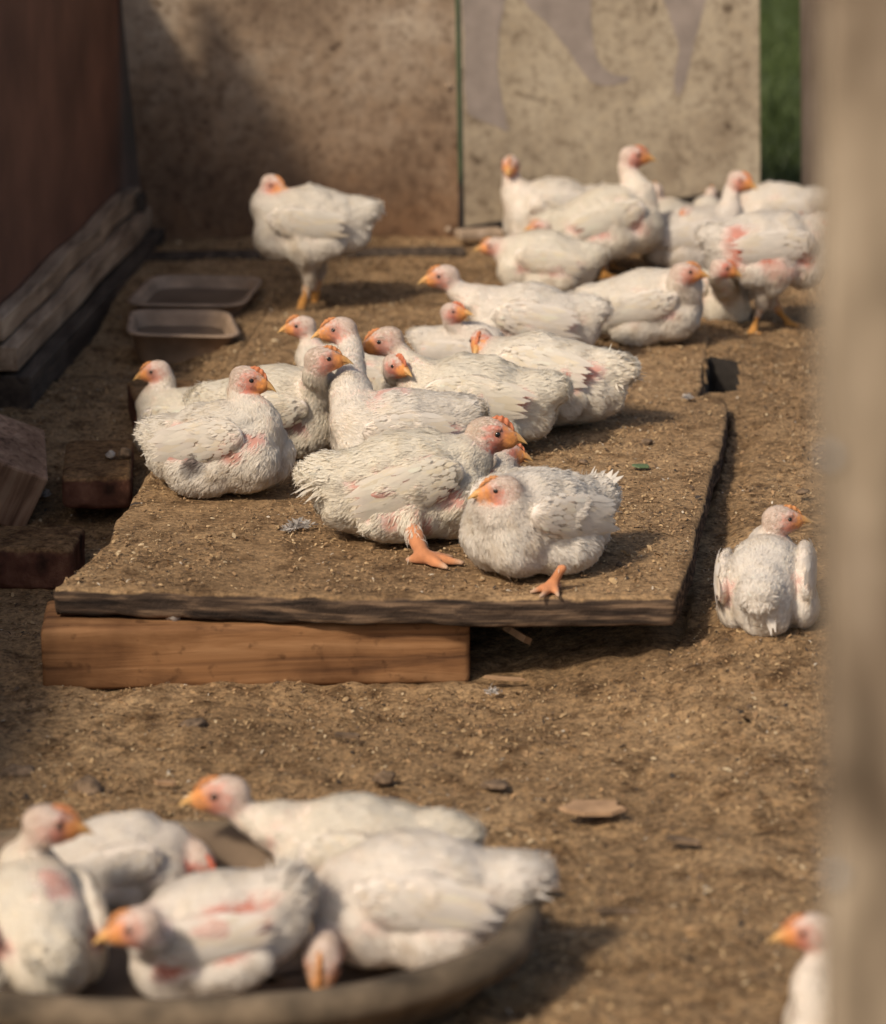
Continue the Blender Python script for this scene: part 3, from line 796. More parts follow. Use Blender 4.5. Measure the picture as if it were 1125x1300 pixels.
# ------------------------------------------------------------------ chickens
def smin(a, b, k):
    h = np.maximum(k - np.abs(a - b), 0) / k
    return np.minimum(a, b) - h * h * k * .25
def rotm(ax, deg):
    return np.array(Matrix.Rotation(math.radians(deg), 3, ax))
def prim_d(p, pr):
    if pr['t'] == 'e':
        q = (p - pr['c']) @ pr['R']; r = pr['r']
        k0 = np.sqrt(((q / r)**2).sum(-1)); k1 = np.sqrt(((q / (r * r))**2).sum(-1))
        return k0 * (k0 - 1) / np.maximum(k1, 1e-9)
    a, b = pr['a'], pr['b']; e = b - a; w = p - a
    t = np.clip((w @ e) / (e @ e), 0, 1)
    return np.sqrt(((w - t[..., None] * e)**2).sum(-1)) - (pr['ra'] + (pr['rb'] - pr['ra']) * t)
def bounds(pr):
    if pr['t'] == 'e':
        ex = np.sqrt(((pr['R'] * pr['r'])**2).sum(1)); return pr['c'] - ex, pr['c'] + ex
    return np.minimum(pr['a'] - pr['ra'], pr['b'] - pr['rb']), np.maximum(pr['a'] + pr['ra'], pr['b'] + pr['rb'])
def unit(v):
    v = np.asarray(v, float); return v / max(1e-9, np.linalg.norm(v))

def feather_strip(V, Fq, C, Nn, base, d, n, L, W, col, curl=.12, rows=5, tipw=.55, rng=None, frame_n=None):
    s = unit(np.cross(n, d)); n = unit(np.cross(d, s))
    k = len(V)
    prof = [.45, .85, 1.0, .93, tipw, .12]
    rows = len(prof)
    bend = rng.normal(0, .03)
    for i in range(rows):
        t = i / (rows - 1)
        c = base + d * (L * t) - n * (curl * L * t * t) + s * (bend * L * t * t)
        w = W * .5 * prof[i]
        drop = W * .05 * prof[i]
        for j, (u, dn) in enumerate(((-1, drop), (0, 0), (1, drop))):
            V.append(c + s * (w * u) - n * dn + d * (rng.normal(0, .02) * L if i >= rows - 2 else 0))
            shade = 1.0 - .03 * (1 - t) + (.02 if j == 1 else 0) + (-.06 if (j != 1 and i == rows-1) else 0)
            C.append(col * shade)
            Nn.append(unit((frame_n if frame_n is not None else n) * 1.0 + n * .35 + s * u * .10))
    for i in range(rows - 1):
        for j in range(2):
            a = k + i*3 + j; Fq.append((a+3, a+4, a+1, a))

CH_COUNT = [0]
def chicken(label, base, H, yaw, s=.88, head=None, hy=0, hp=0, stand=0.0, pitch=0.0, legs=(), ddep=0.0, N_f=9000, comb=1.0,
            open_beak=0.0, tail_up=22, wing_out=0.0, wing_drop=0.0, bare=1.0, red=.5, patches=(), dirty=.6, roll=0.0, res=.0034, hs=1.0,
            neck_fat=1.0, tail_len=1.0, grey=None, szf=1.0, stride=0.0):
    CH_COUNT[0] += 1
    s *= .87 * szf; hs *= 1.15
    seed = CH_COUNT[0]; rng = np.random.default_rng(100 + seed)
    B = P(base[0], base[1], H); fi = math.radians(yaw)
    c_, s_ = math.cos(fi), math.sin(fi)
    def toloc(w):
        d = np.asarray(w, float) - B; return np.array([d[0]*c_ + d[1]*s_, -d[0]*s_ + d[1]*c_, d[2]])
    def dirloc(w): return np.array([w[0]*c_ + w[1]*s_, -w[0]*s_ + w[1]*c_, w[2]])
    RB = rotm('Y', -pitch) @ rotm('X', roll); piv = np.array([0, 0, .07]) * s
    def bp(x, y, z): return RB @ (np.array([x, y, z]) * s - piv) + piv + np.array([0, 0, stand])
    I3 = np.eye(3)
    prims = []
    def E(c, r, k=.02, flow=(-1, 0, -.15), reg='body', R=None):
        prims.append(dict(t='e', c=bp(*c), r=np.array(r) * s, R=RB @ (R if R is not None else I3), k=k * s, flow=RB @ unit(flow), reg=reg))
    def cone(a, b, ra, rb, k, flow, reg):
        prims.append(dict(t='c', a=np.array(a, float), b=np.array(b, float), ra=ra, rb=rb, k=k, flow=unit(flow), reg=reg))
    j = lambda a: 1 + rng.normal(0, a * 1.5)
    if not roll: RB = RB @ rotm('X', rng.normal(0, 5)) @ rotm('Y', rng.normal(0, 3))
    E((0, 0, .072), (.095*j(.03), .067*j(.04), .063*j(.03)), R=rotm('Y', -9), flow=(-1, 0, -.1))
    E((.055, .024, .053), (.050, .038, .050), .010, flow=(-.5, .2, -.8))
    E((.055, -.024, .053), (.050, .038, .050), .010, flow=(-.5, -.2, -.8))
    E((.0, 0, .092), (.070, .044, .044), .025, flow=(-1, 0, .05))
    E((-.074, 0, .078), (.052, .042, .040), .025, flow=(-1, 0, .1))
    E((-.106, 0, .090), (.034, .030, .024), .02, flow=(-1, 0, .35), reg='rump')
    E((-.075, 0, .048), (.045, .044, .036), .02, flow=(-.8, 0, -.5))
    for sg in (-1, 1):
        E((-.016, sg*.049, .042), (.056*j(.05), .030, .038*j(.05)), .006, flow=(-.75, 0, -.65), R=rotm('Z', sg*-8))
        wr = rotm('Y', -8 + wing_drop * -1) @ rotm('Z', -sg * (2 + wing_out))
        E((-.002, sg*(.064 + wing_out*.0006), .088 - wing_drop*.0006), (.072, .0155, .031), .004, flow=(-1, 0, -.1), reg='wing', R=wr)
    if not stand:
        E((0, 0, .03), (.075, .058, .029), .02, flow=(-.8, 0, -.5))
    # neck and head
    n0 = bp(.060, 0, .084)
    Bw = B + np.array([n0[0]*c_ - n0[1]*s_, n0[0]*s_ + n0[1]*c_, n0[2]])
    dep = depth_of(Bw) + ddep
    if head is None: hc = bp(.12, 0, .17)
    else: hc = toloc(PD(head[0], head[1], dep))
    hya = math.radians(hy); hpa = math.radians(-hp)
    hf = dirloc(np.array([math.cos(hya)*math.cos(hpa), math.sin(hya)*math.cos(hpa), math.sin(hpa)]))
    hsd = unit(np.cross([0, 0, 1], hf)); hu = np.cross(hf, hsd)
    HR = np.stack([hf, hsd, hu], 1)            # columns: forward, left, up
    q = s * hs * 1.03
    hp_ = lambda x, y, z: hc + HR @ (np.array([x, y, z]) * q)
    p3 = hp_(-.007, 0, -.008); p2 = hp_(-.016, 0, -.036)
    p1 = n0 + np.array([.022, 0, .020]) * s + (p3 - n0) * .30
    nn_ = 9; pts = []
    for i in range(nn_ + 1):
        t = i / nn_; pts.append(n0*(1-t)**3 + 3*p1*t*(1-t)**2 + 3*p2*t*t*(1-t) + p3*t**3)
    ln = sum(np.linalg.norm(pts[i+1]-pts[i]) for i in range(nn_))
    rr = lambda t: s * neck_fat * (.0150 + .0205 * (1-t)**1.9)
    for i in range(nn_):
        cone(pts[i], pts[i+1], rr(i/nn_), rr((i+1)/nn_), .016*s if i < 4 else .006*s, pts[i] - pts[i+1], 'neck')
    def HE(c, r, k, reg='head'):
        prims.append(dict(t='e', c=hp_(*c), r=np.array(r)*q, R=HR, k=k*q, flow=unit(-hf - hu*.5), reg=reg))
    HE((0, 0, -.0005), (.0225, .0152, .0168), .006)
    HE((.0135, 0, -.004), (.0165, .0105, .0115), .006)
    HE((.0215, 0, -.0035), (.0085, .0072, .0088), .006)
    HE((.000, 0, -.010), (.0145, .0125, .0115), .006)
    HE((.013, 0, -.0135), (.0050, .0035, .0045*(.6+red)), .004)
    for sg in (-1, 1):
        HE((.008, sg*.0120, .0075), (.0065, .0030, .0022), .002)     # brow
        HE((-.0025, sg*.0148, -.0055), (.0040, .0024, .0046), .0012, 'lobe')
        HE((.008, sg*.0118, -.0045), (.0070, .0030, .0035), .003)    # cheek
    # legs
    def foot(ank, ya, big=1.0):
        ank = np.array(ank); f = np.array([math.cos(ya), math.sin(ya), 0]); 
        for da, L in ((-.62, .030), (0, .038), (.62, .030), (math.pi*.95, .016)):
            d = np.array([math.cos(ya+da), math.sin(ya+da), 0])
            m = ank + d * L * .5 * s * big; m[2] = max(.0055, ank[2] * .6); e = ank + d * L * s * big; e[2] = .0035
            cone(ank, m, .0058*s*big, .0050*s*big, .004, [0, 0, -1], 'leg'); cone(m, e, .0050*s*big, .0030*s*big, .003, [0, 0, -1], 'leg')
            cone(e, e + d * .006 * s, .0024*s, .0010, .001, [0, 0, -1], 'claw')
    if stand:
        for sg in (-1, 1):
            hock = np.array([-.014*s, sg*.036*s, stand*.42 + .026*s]) + np.array([rng.normal(0, .006), 0, 0])
            kn = bp(.004, sg*.044, .045); ft = np.array([.004*s + rng.normal(0, .004) + sg * (.012 + stride) * s, sg*.038*s, .008]); hock[0] += sg*stride*s*.5
            cone(kn, hock + np.array([0, 0, .006]), .036*s, .0145*s, .014*s, [-.3, 0, -1], 'thigh')
            cone(hock, ft, .0092*s, .0074*s, .004, [0, 0, -1], 'leg'); foot(ft, rng.normal(0, .15))
    for lg in legs:      # each: (start px, H), (ankle px, H), toe yaw in world degrees, size
        (apx, aH), (bpx, bH), ty, big = lg
        a = toloc(P(apx[0], apx[1], H + aH)); b = toloc(P(bpx[0], bpx[1], H + bH))
        cone(a, b, .0082*s*big, .0068*s*big, .008, [0, 0, -1], 'leg')
        foot(b, math.radians(ty) - fi, big)
        if big >= 1.15:
          th0 = a + (np.array([0, 0, .055*s]) - a) * .45
          cone(th0, a + (b - a) * .12, .026*s*big, .0125*s*big, .012*s, a - th0, 'thigh')
    lo = np.min([bounds(p)[0] for p in prims], 0) - .012; hi = np.max([bounds(p)[1] for p in prims], 0) + .012
    lo[2] = max(lo[2], -.012)
    n = np.ceil((hi - lo) / res).astype(int) + 1
    vol = np.full(n, 1.0, dtype=np.float32)
    for pr in prims:
        a, b = bounds(pr); m = pr['k'] * 1.6 + res * 2.5
        i0 = np.maximum(np.floor((a - m - lo) / res).astype(int), 0); i1 = np.minimum(np.ceil((b + m - lo) / res).astype(int) + 1, n)
        if (i1 <= i0).any(): continue
        ax = [lo[d] + np.arange(i0[d], i1[d]) * res for d in range(3)]
        G = np.stack(np.meshgrid(*ax, indexing='ij'), -1)
        sl = tuple(slice(i0[d], i1[d]) for d in range(3))
        vol[sl] = smin(vol[sl], prim_d(G, pr), pr['k'])
    ax = [lo[d] + np.arange(n[d]) * res for d in range(3)]
    X, Y, Z = np.meshgrid(*ax, indexing='ij')
    near = np.abs(vol) < .012
    Xn, Yn, Zn = X[near], Y[near], Z[near]
    dh = np.sqrt((Xn-hc[0])**2 + (Yn-hc[1])**2 + (Zn-hc[2])**2)
    amp = .0042 * s * sstep(.02, .06, dh) * sstep(.008, .03, Zn) + .0009
    o1 = seed * 3.7
    vol[near] += amp * (fbm(Xn*38+o1, Yn*38, Zn*38, 2) * 1.1 + .22*fbm(Xn*110+o1, Yn*110, Zn*110, 1))
    # flatten at the bottom where it rests
    if not stand: vol = np.maximum(vol, -(Z - .001))
    vol[0] = vol[-1] = 1; vol[:, 0] = vol[:, -1] = 1; vol[:, :, 0] = vol[:, :, -1] = 1
    V, Fq = surface_nets(vol, lo, res)
    V = smooth_mesh(V, Fq, 1, .4)
    fn, fa = face_normals(V, Fq)
    vn = np.zeros_like(V)
    for k in range(4):
        for d in range(3): vn[:, d] += np.bincount(Fq[:, k], weights=fn[:, d] * fa, minlength=len(V))
    vn /= np.maximum(np.linalg.norm(vn, axis=1), 1e-12)[:, None]
    # weights of the primitives at each vertex
    D = np.stack([prim_d(V, pr) for pr in prims], 1)
    Wt = np.exp(-np.maximum(D - D.min(1, keepdims=True), 0) / (.006 * s))
    Wt /= Wt.sum(1, keepdims=True)
    flow = Wt @ np.stack([pr['flow'] for pr in prims])
    regs = {}
    for r_ in ('body', 'rump', 'wing', 'neck', 'head', 'lobe', 'thigh', 'leg', 'claw'):
        m = np.array([pr['reg'] == r_ for pr in prims]); regs[r_] = Wt[:, m].sum(1) if m.any() else np.zeros(len(V))
    hq = (V - hc) @ HR / q
    hx, hyy, hz = hq[:,0], np.abs(hq[:,1]), hq[:,2]
    nz1 = fbm(V[:,0]*60+o1, V[:,1]*60, V[:,2]*60, 3); nz2 = fbm(V[:,0]*190+o1, V[:,1]*190, V[:,2]*190, 2); nz3 = fbm(V[:,0]*420+o1, V[:,1]*420, V[:,2]*420, 2)
    inhead = np.clip(regs['head'] + regs['lobe'] + (np.linalg.norm(hq, axis=1) < .024), 0, 1)
    face = inhead * np.clip(1.45 - np.sqrt(((hx-.018)/.021)**2 + ((hz+.005)/.0155)**2) + .40*nz2 + .2*nz1 + .55*nz3, 0, 1)
    face = np.clip(face * (.8 + .6*red), 0, 1)
    # bare skin patches in body space
    Q = (((V - piv - np.array([0, 0, stand])) @ RB) + piv) / s
    skin = np.zeros(len(V))
    plist = [(-.045, .060, .072, .044, .017, 1.0*bare), (-.045, -.060, .072, .044, .017, 1.0*bare),
             (.045, .056, .068, .026, .016, .8*bare), (.045, -.056, .068, .026, .016, .8*bare)] + list(patches)
    for _ in range(5):
        sg = rng.choice([-1, 1]); plist.append((rng.uniform(-.07, .05), sg*rng.uniform(.02, .06), rng.uniform(.06, .12), rng.uniform(.018, .035), rng.uniform(.004, .007), .6*bare))
    for (x, y, z, a, b, w) in plist:
        dd = np.sqrt(((Q[:,0]-x)/a)**2 + ((Q[:,1]-y)/.028)**2 + ((Q[:,2]-z + .25*(Q[:,0]-x))/b)**2)
        skin = np.maximum(skin, w * np.clip(1.5 - dd + .55*nz1 + .25*nz2, 0, 1))
    # throat / front neck line
    fr = (V - hc) @ unit(dirloc([c_, s_, 0]))
    thr = regs['neck'] * np.clip(.15 + .9*nz1 + .5*nz2, 0, 1) * .75 * bare
    skin = np.maximum(skin, thr)
    skin = np.maximum(skin, face)
    c_down = np.array([.70, .62, .54]); c_skin = np.array([.46, .225, .175]); c_red = np.array([.42, .125, .085]); c_or = np.array([.56, .22, .06])
    tone = 1 + .05*nz1 + .04*nz2
    col = c_down * tone[:, None]
    col = col * (1 - skin[:, None]) + (c_skin * (1 + .22*nz2 + .18*nz1)[:, None]) * skin[:, None]
    f2 = np.clip(face * 1.15, 0, 1)[:, None]
    orx = np.clip((hx - .010) / .012 + .4*nz3, 0, 1)[:, None]
    col = col * (1 - f2) + f2 * ((c_red * (.55+.45*red) + np.array([.56, .30, .20]) * (.45-.45*red)) * (1 - orx) + c_or * orx) * (1 + .35*nz2 + .45*nz3)[:, None]
    ear = inhead * np.exp(-((hx+.0045)**2+(hz+.0005)**2)/.0020**2) * .6
    col = col*(1-ear[:,None]) + ear[:,None]*np.array([.30,.10,.07])
    ering = inhead * np.exp(-((np.hypot(hx-.0095, hz-.0022) - .0048)/.0016)**2) * .8
    col = col*(1-ering[:,None]) + ering[:,None]*np.array([.30, .13, .09])
    speck = inhead * (1-face) * np.clip(nz3*2.4 - .15, 0, 1) * .75
    hd = inhead * (1 - face) * .8
    col = col * (1 - hd[:, None]*.5) + hd[:, None]*.5 * np.array([.58, .40, .33])
    col = col*(1-speck[:,None]) + speck[:,None]*np.array([.32,.22,.16])
    lb = regs['lobe'][:, None]; col = col*(1-lb) + lb*np.array([.62, .40, .33])
    lg = np.clip((regs['leg'] * 1.25 - .1), 0, 1)[:, None]; col = col*(1-lg) + lg*np.array([.54, .25, .06] if stand else [.50, .20, .085])*(1+.25*nz1[:,None]+.15*nz2[:,None])
    cl = regs['claw'][:, None]; col = col*(1-cl) + cl*np.array([.40, .25, .13])
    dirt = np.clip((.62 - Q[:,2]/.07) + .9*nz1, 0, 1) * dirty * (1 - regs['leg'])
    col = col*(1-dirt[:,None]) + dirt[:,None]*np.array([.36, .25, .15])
    if grey is not None:
        g = np.exp(-(((Q - np.array(grey[:3])) / grey[3])**2).sum(1)) ; g = np.clip(g*1.6 + .25*nz1 - .3, 0, 1)[:, None]
        col = col*(1-g) + g*np.array([.20, .16, .14])
    root = empty('chicken', B, fi)
    tag(root, label, 'chicken', 'young white chickens in the pen')
    mesh_obj('body', V, Fq, M_BODY, root, cols=np.clip(col, .01, .9))
    # ---- plumage: small feathers over the down
    N_f = int(N_f * 2.6)
    dens = 1 - np.clip(skin * 1.5, 0, .97)
    dens *= 1 - np.clip(regs['leg'] + regs['claw'], 0, 1)
    dens = np.where(inhead > .5, dens * 1.3 * (1 - face), dens)
    dens *= 1 - .75*np.clip(regs['wing'], 0, 1)
    dens *= np.where(V[:,2] < .006, .05, 1)
    fd = dens[Fq].mean(1) * fa
    cam_l = toloc([0, 0, CAM_H]); fcv = V[Fq].mean(1)
    fac = ((cam_l - fcv) * fn).sum(1) / np.linalg.norm(cam_l - fcv, axis=1)
    fd *= np.where(fac > -.3, 1, .55)
    pr_ = fd / fd.sum(); pick = rng.choice(len(Fq), N_f, p=pr_)
    w4 = rng.random((N_f, 2)); vq = V[Fq[pick]]
    pos = (vq[:,0]*(1-w4[:,:1]) + vq[:,1]*w4[:,:1])*(1-w4[:,1:]) + (vq[:,3]*(1-w4[:,:1]) + vq[:,2]*w4[:,:1])*w4[:,1:]
    vi = Fq[pick, 0]; nrm = vn[vi]; fl = flow[vi] + rng.normal(0, .20, (N_f, 3))
    fl -= nrm * (fl*nrm).sum(1, keepdims=True); fl /= np.maximum(np.linalg.norm(fl, axis=1), 1e-6)[:, None]
    isH = inhead[vi]; isN = regs['neck'][vi]; isR = regs['rump'][vi]
    L = .0115*(1-isN)*(1-isH) + .0085*isN*(1-isH) + .0040*isH
    L = L * (1 + .9*isR) * rng.uniform(.7, 1.35, N_f) * s
    Wd = L * np.where(isH > .5, .16, .15) * rng.uniform(.7, 1.3, N_f)
    lift = np.abs(rng.normal(.06, .06, N_f)) * (1 - .5*isH) + .10*isR; strag = rng.random(N_f) < .014; lift[strag] += .3
    # ragged edges round bare skin
    dd = fl*np.cos(lift)[:,None] + nrm*np.sin(lift)[:,None]
    sd_ = np.cross(nrm, dd); sd_ /= np.linalg.norm(sd_, axis=1)[:, None]
    b0 = pos + nrm*.0004
    tipd = dd - nrm*.15
    FV = np.stack([b0 - sd_*(Wd*.3)[:,None], b0 + dd*(L*.5)[:,None] + sd_*(Wd*.5)[:,None], b0 + tipd*L[:,None], b0 + dd*(L*.45)[:,None] - sd_*(Wd*.5)[:,None]], 1).reshape(-1, 3)
    FF = (np.arange(N_f)[:, None]*4 + np.array([[3,2,1,0]]))
    base_w = np.array([.87, .82, .735]) * rng.uniform(.95, 1.02) * np.array([1, .985, rng.uniform(.94, 1.0)])
    clump = 1 + .06*nz1[vi] + rng.normal(0, .035, N_f)
    fc = base_w * clump[:, None]
    yel = np.clip(rng.normal(.0, .4, N_f) + nz1[vi]*1.6 - .1, 0, 1)[:, None]*.45
    fc = fc*(1-yel) + yel*np.array([.76, .66, .50])
    hh = isH[:, None]*rng.uniform(.2, .95, (N_f, 1)); fc = fc*(1-hh) + hh*np.array([.60, .45, .34])
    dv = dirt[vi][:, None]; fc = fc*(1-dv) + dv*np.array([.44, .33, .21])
    if grey is not None:
        gv = g[vi]; fc = fc*(1-gv) + gv*np.array([.22, .18, .16])
    FC = np.repeat(fc, 4, 0)
    NN = np.repeat(nrm + rng.normal(0, .13, (N_f, 3)), 4, 0); NN /= np.linalg.norm(NN, axis=1)[:, None]
    mesh_obj('plumage', FV, FF, M_FEATH, root, cols=np.clip(FC, .02, .9), normals=NN)
    # ---- wings
    for sg in (-1, 1):
        wp = [pr for pr in prims if pr['reg'] == 'wing'][0 if sg < 0 else 1]
        Rw = wp['R']; cw = wp['c']; rw = wp['r']
        FVs, FFs, FCs, FNs = [], [], [], []
        side = Rw @ np.array([0, sg, 0]); back = Rw @ np.array([-1, 0, 0]); up = Rw @ np.array([0, 0, 1])
        rows = []
        for r_i, (u, L_, W_, nF, v0, v1) in enumerate(((-.46, .050, .0125, 8, .75, -.55), (-.36, .045, .0120, 9, .85, -.75), (-.14, .040, .0115, 10, .9, -.85), (.06, .030, .0095, 11, .9, -.9), (.22, .024, .0085, 11, .9, -.9), (.38, .020, .0078, 11, .85, -.85), (.52, .017, .007, 10, .8, -.8), (.66, .014, .0065, 9, .7, -.7), (.78, .012, .006, 8, .6, -.6))):
            for f_i in range(nF):
                v = v0 + (v1 - v0) * (f_i / (nF - 1)) + rng.normal(0, .05); uu = u + rng.normal(0, .05)
                rad = math.sqrt(max(0.02, 1 - uu*uu*.8 - v*v*.85))
                basep = cw + Rw @ (rw * np.array([uu, sg*rad, v])) + side * (.0008 + .0003*r_i) * s
                nrm_ = unit(Rw @ (np.array([uu, sg*rad, v]) / rw))
                d = unit(back - up*(.05 - .12*v) + side*.02 + rng.normal(0, .04, 3))
                d = unit(d - nrm_ * (d @ nrm_) * .96)
                cc = base_w * (1 + rng.normal(0, .035)) * (1.0 if r_i > 1 else .96)
                if rng.random() < .2: cc = cc * np.array([1, .97, .90])
                feather_strip(FVs, FFs, FCs, FNs, basep, unit(d + nrm_*.015), nrm_, L_*s*rng.uniform(.72, 1.2), W_*s, cc, curl=.09, rng=rng, frame_n=unit(nrm_ + side*.3))
        mesh_obj('wing', FVs, FFs, M_FEATH, root, cols=np.clip(np.array(FCs), .02, .9), normals=np.array(FNs))
    # ---- tail
    FVs, FFs, FCs, FNs = [], [], [], []
    tb = bp(-.110, 0, .090)
    for i in range(26):
        a = rng.uniform(-1, 1) * .62; el = math.radians(tail_up + rng.normal(0, 9)); 
        d = RB @ np.array([-math.cos(a)*math.cos(el), math.sin(a)*math.cos(el), math.sin(el)])
        b0 = tb + RB @ np.array([rng.uniform(-.004, .012), math.sin(a)*.024, rng.uniform(-.012, .012)]) * s
        nrm_ = unit(RB @ np.array([math.sin(el), math.sin(a)*.7, math.cos(el)]))
        feather_strip(FVs, FFs, FCs, FNs, b0, d, nrm_, rng.uniform(.024, .040)*s*tail_len, .0105*s*rng.uniform(.7, 1.1), base_w*(1+rng.normal(0, .04)), curl=.18, rng=rng)
    for i in range(420):
        a = rng.uniform(-1, 1) * .9; el = math.radians(tail_up + rng.normal(-6, 22))
        d = RB @ np.array([-math.cos(a)*math.cos(el), math.sin(a)*math.cos(el), math.sin(el)])
        b0 = tb + RB @ np.array([rng.uniform(-.004, .022), math.sin(a)*.026, rng.uniform(-.020, .016)]) * s
        feather_strip(FVs, FFs, FCs, FNs, b0, d, unit(RB @ np.array([.1, math.sin(a), .8])), rng.uniform(.012, .026)*s*tail_len, .0034*s, base_w*(1+rng.normal(0, .05)), curl=.1, rng=rng)
    mesh_obj('tail', FVs, FFs, M_FEATH, root, cols=np.clip(np.array(FCs), .02, .9), normals=np.array(FNs))
    # ---- eyes
    for sg in (-1, 1):
        ec = hp_(.0095, sg*.0122, .0022); er = .0034*q; Ve = []; Ce = []; Fe = []
        axo = unit(HR @ np.array([.35, sg, .05])); t1 = unit(np.cross(axo, hu)); t2 = np.cross(axo, t1)
        for i in range(9):
            ph = math.pi*i/8
            for k in range(14):
                th = 2*math.pi*k/14; Ve.append(ec + (axo*math.cos(ph) + (t1*math.cos(th)+t2*math.sin(th))*math.sin(ph))*er)
                Ce.append((.012, .010, .010) if i <= 2 else (.16, .085, .04) if i <= 3 else (.30, .16, .12))
        Fe = [(i*14+k, i*14+(k+1) % 14, (i+1)*14+(k+1) % 14, (i+1)*14+k) for i in range(8) for k in range(14)]
        mesh_obj('eye', Ve, Fe, M_EYE, root, cols=np.array(Ce))
    # ---- beak
    def beak(name, x0, x1, h0, w0, zc, hook, lower, rot=0.0):
        Vb, Cb = [], []; nr = 9; ns = 12
        Rr = rotm('Y', rot)
        for i in range(nr + 1):
            t = i / nr; x = x0 + (x1-x0)*t; k = (1-t**1.6)*.93 + .05
            zz = zc - hook*t*t + (0 if not lower else .0010*t)
            for m in range(ns):
                th = 2*math.pi*m/ns; yy = math.cos(th)*w0*k; z_ = math.sin(th)*h0*k
                if not lower and z_ < 0: z_ *= .35
                if lower and z_ > 0: z_ *= .3
                p = np.array([x - x0, yy, zz + z_ - zc]); p = Rr @ p + np.array([x0, 0, zc]); Vb.append(hp_(*p))
                cc = np.array([.52, .19, .05])*(1-t)**1.3 + np.array([.60, .37, .14])*(1-(1-t)**1.3)
                Cb.append(cc * (1 + .1*rng.normal()))
        Fb = [(i*ns+m, i*ns+(m+1) % ns, (i+1)*ns+(m+1) % ns, (i+1)*ns+m) for i in range(nr) for m in range(ns)] + [tuple(nr*ns+m for m in range(ns))]
        mesh_obj(name, Vb, Fb, M_BEAK, root, cols=np.array(Cb))
    beak('upper_beak', .0215, .0425, .0088, .0072, -.0022, .0062, False, -open_beak*.25)
    beak('lower_beak', .0215, .0385, .0046, .0062, -.0062, .0012, True, open_beak)
    # ---- comb: a low serrated ridge
    prof = []; ncm = 26; 
    for i in range(ncm + 1):
        t = i / ncm; x = .0275 - .026*t
        env = math.sin(math.pi*min(1, t*1.05))**.7; hgt = comb*(.0006 + .0038*env*(.62 + .38*abs(math.sin(t*math.pi*4.5))))
        zb = .0168*math.sqrt(max(.0, 1 - ((x)/.030)**2)) - .0026
        prof.append((x, zb, zb + hgt + .001))
    Vc, Cc, Fc = [], [], []
    for (x, z0_, z1_) in prof:
        for (yy, zz, cc) in ((-.0026, z0_, .75), (-.0022, (z0_+z1_)*.5, 1), (-.0007, z1_, 1.15), (.0007, z1_, 1.15), (.0022, (z0_+z1_)*.5, 1), (.0026, z0_, .75)):
            Vc.append(hp_(x, yy + .0008*math.sin(x*900), zz)); Cc.append(np.array([.46, .14+.08*(1-red), .065])*cc)
    for i in range(ncm):
        for m in range(5): Fc.append((i*6+m, i*6+m+1, (i+1)*6+m+1, (i+1)*6+m))
    Fc += [tuple(range(5, -1, -1)), tuple(ncm*6+m for m in range(6))]
    mesh_obj('comb', Vc, Fc, M_COMB, root, cols=np.array(Cc))
    return root

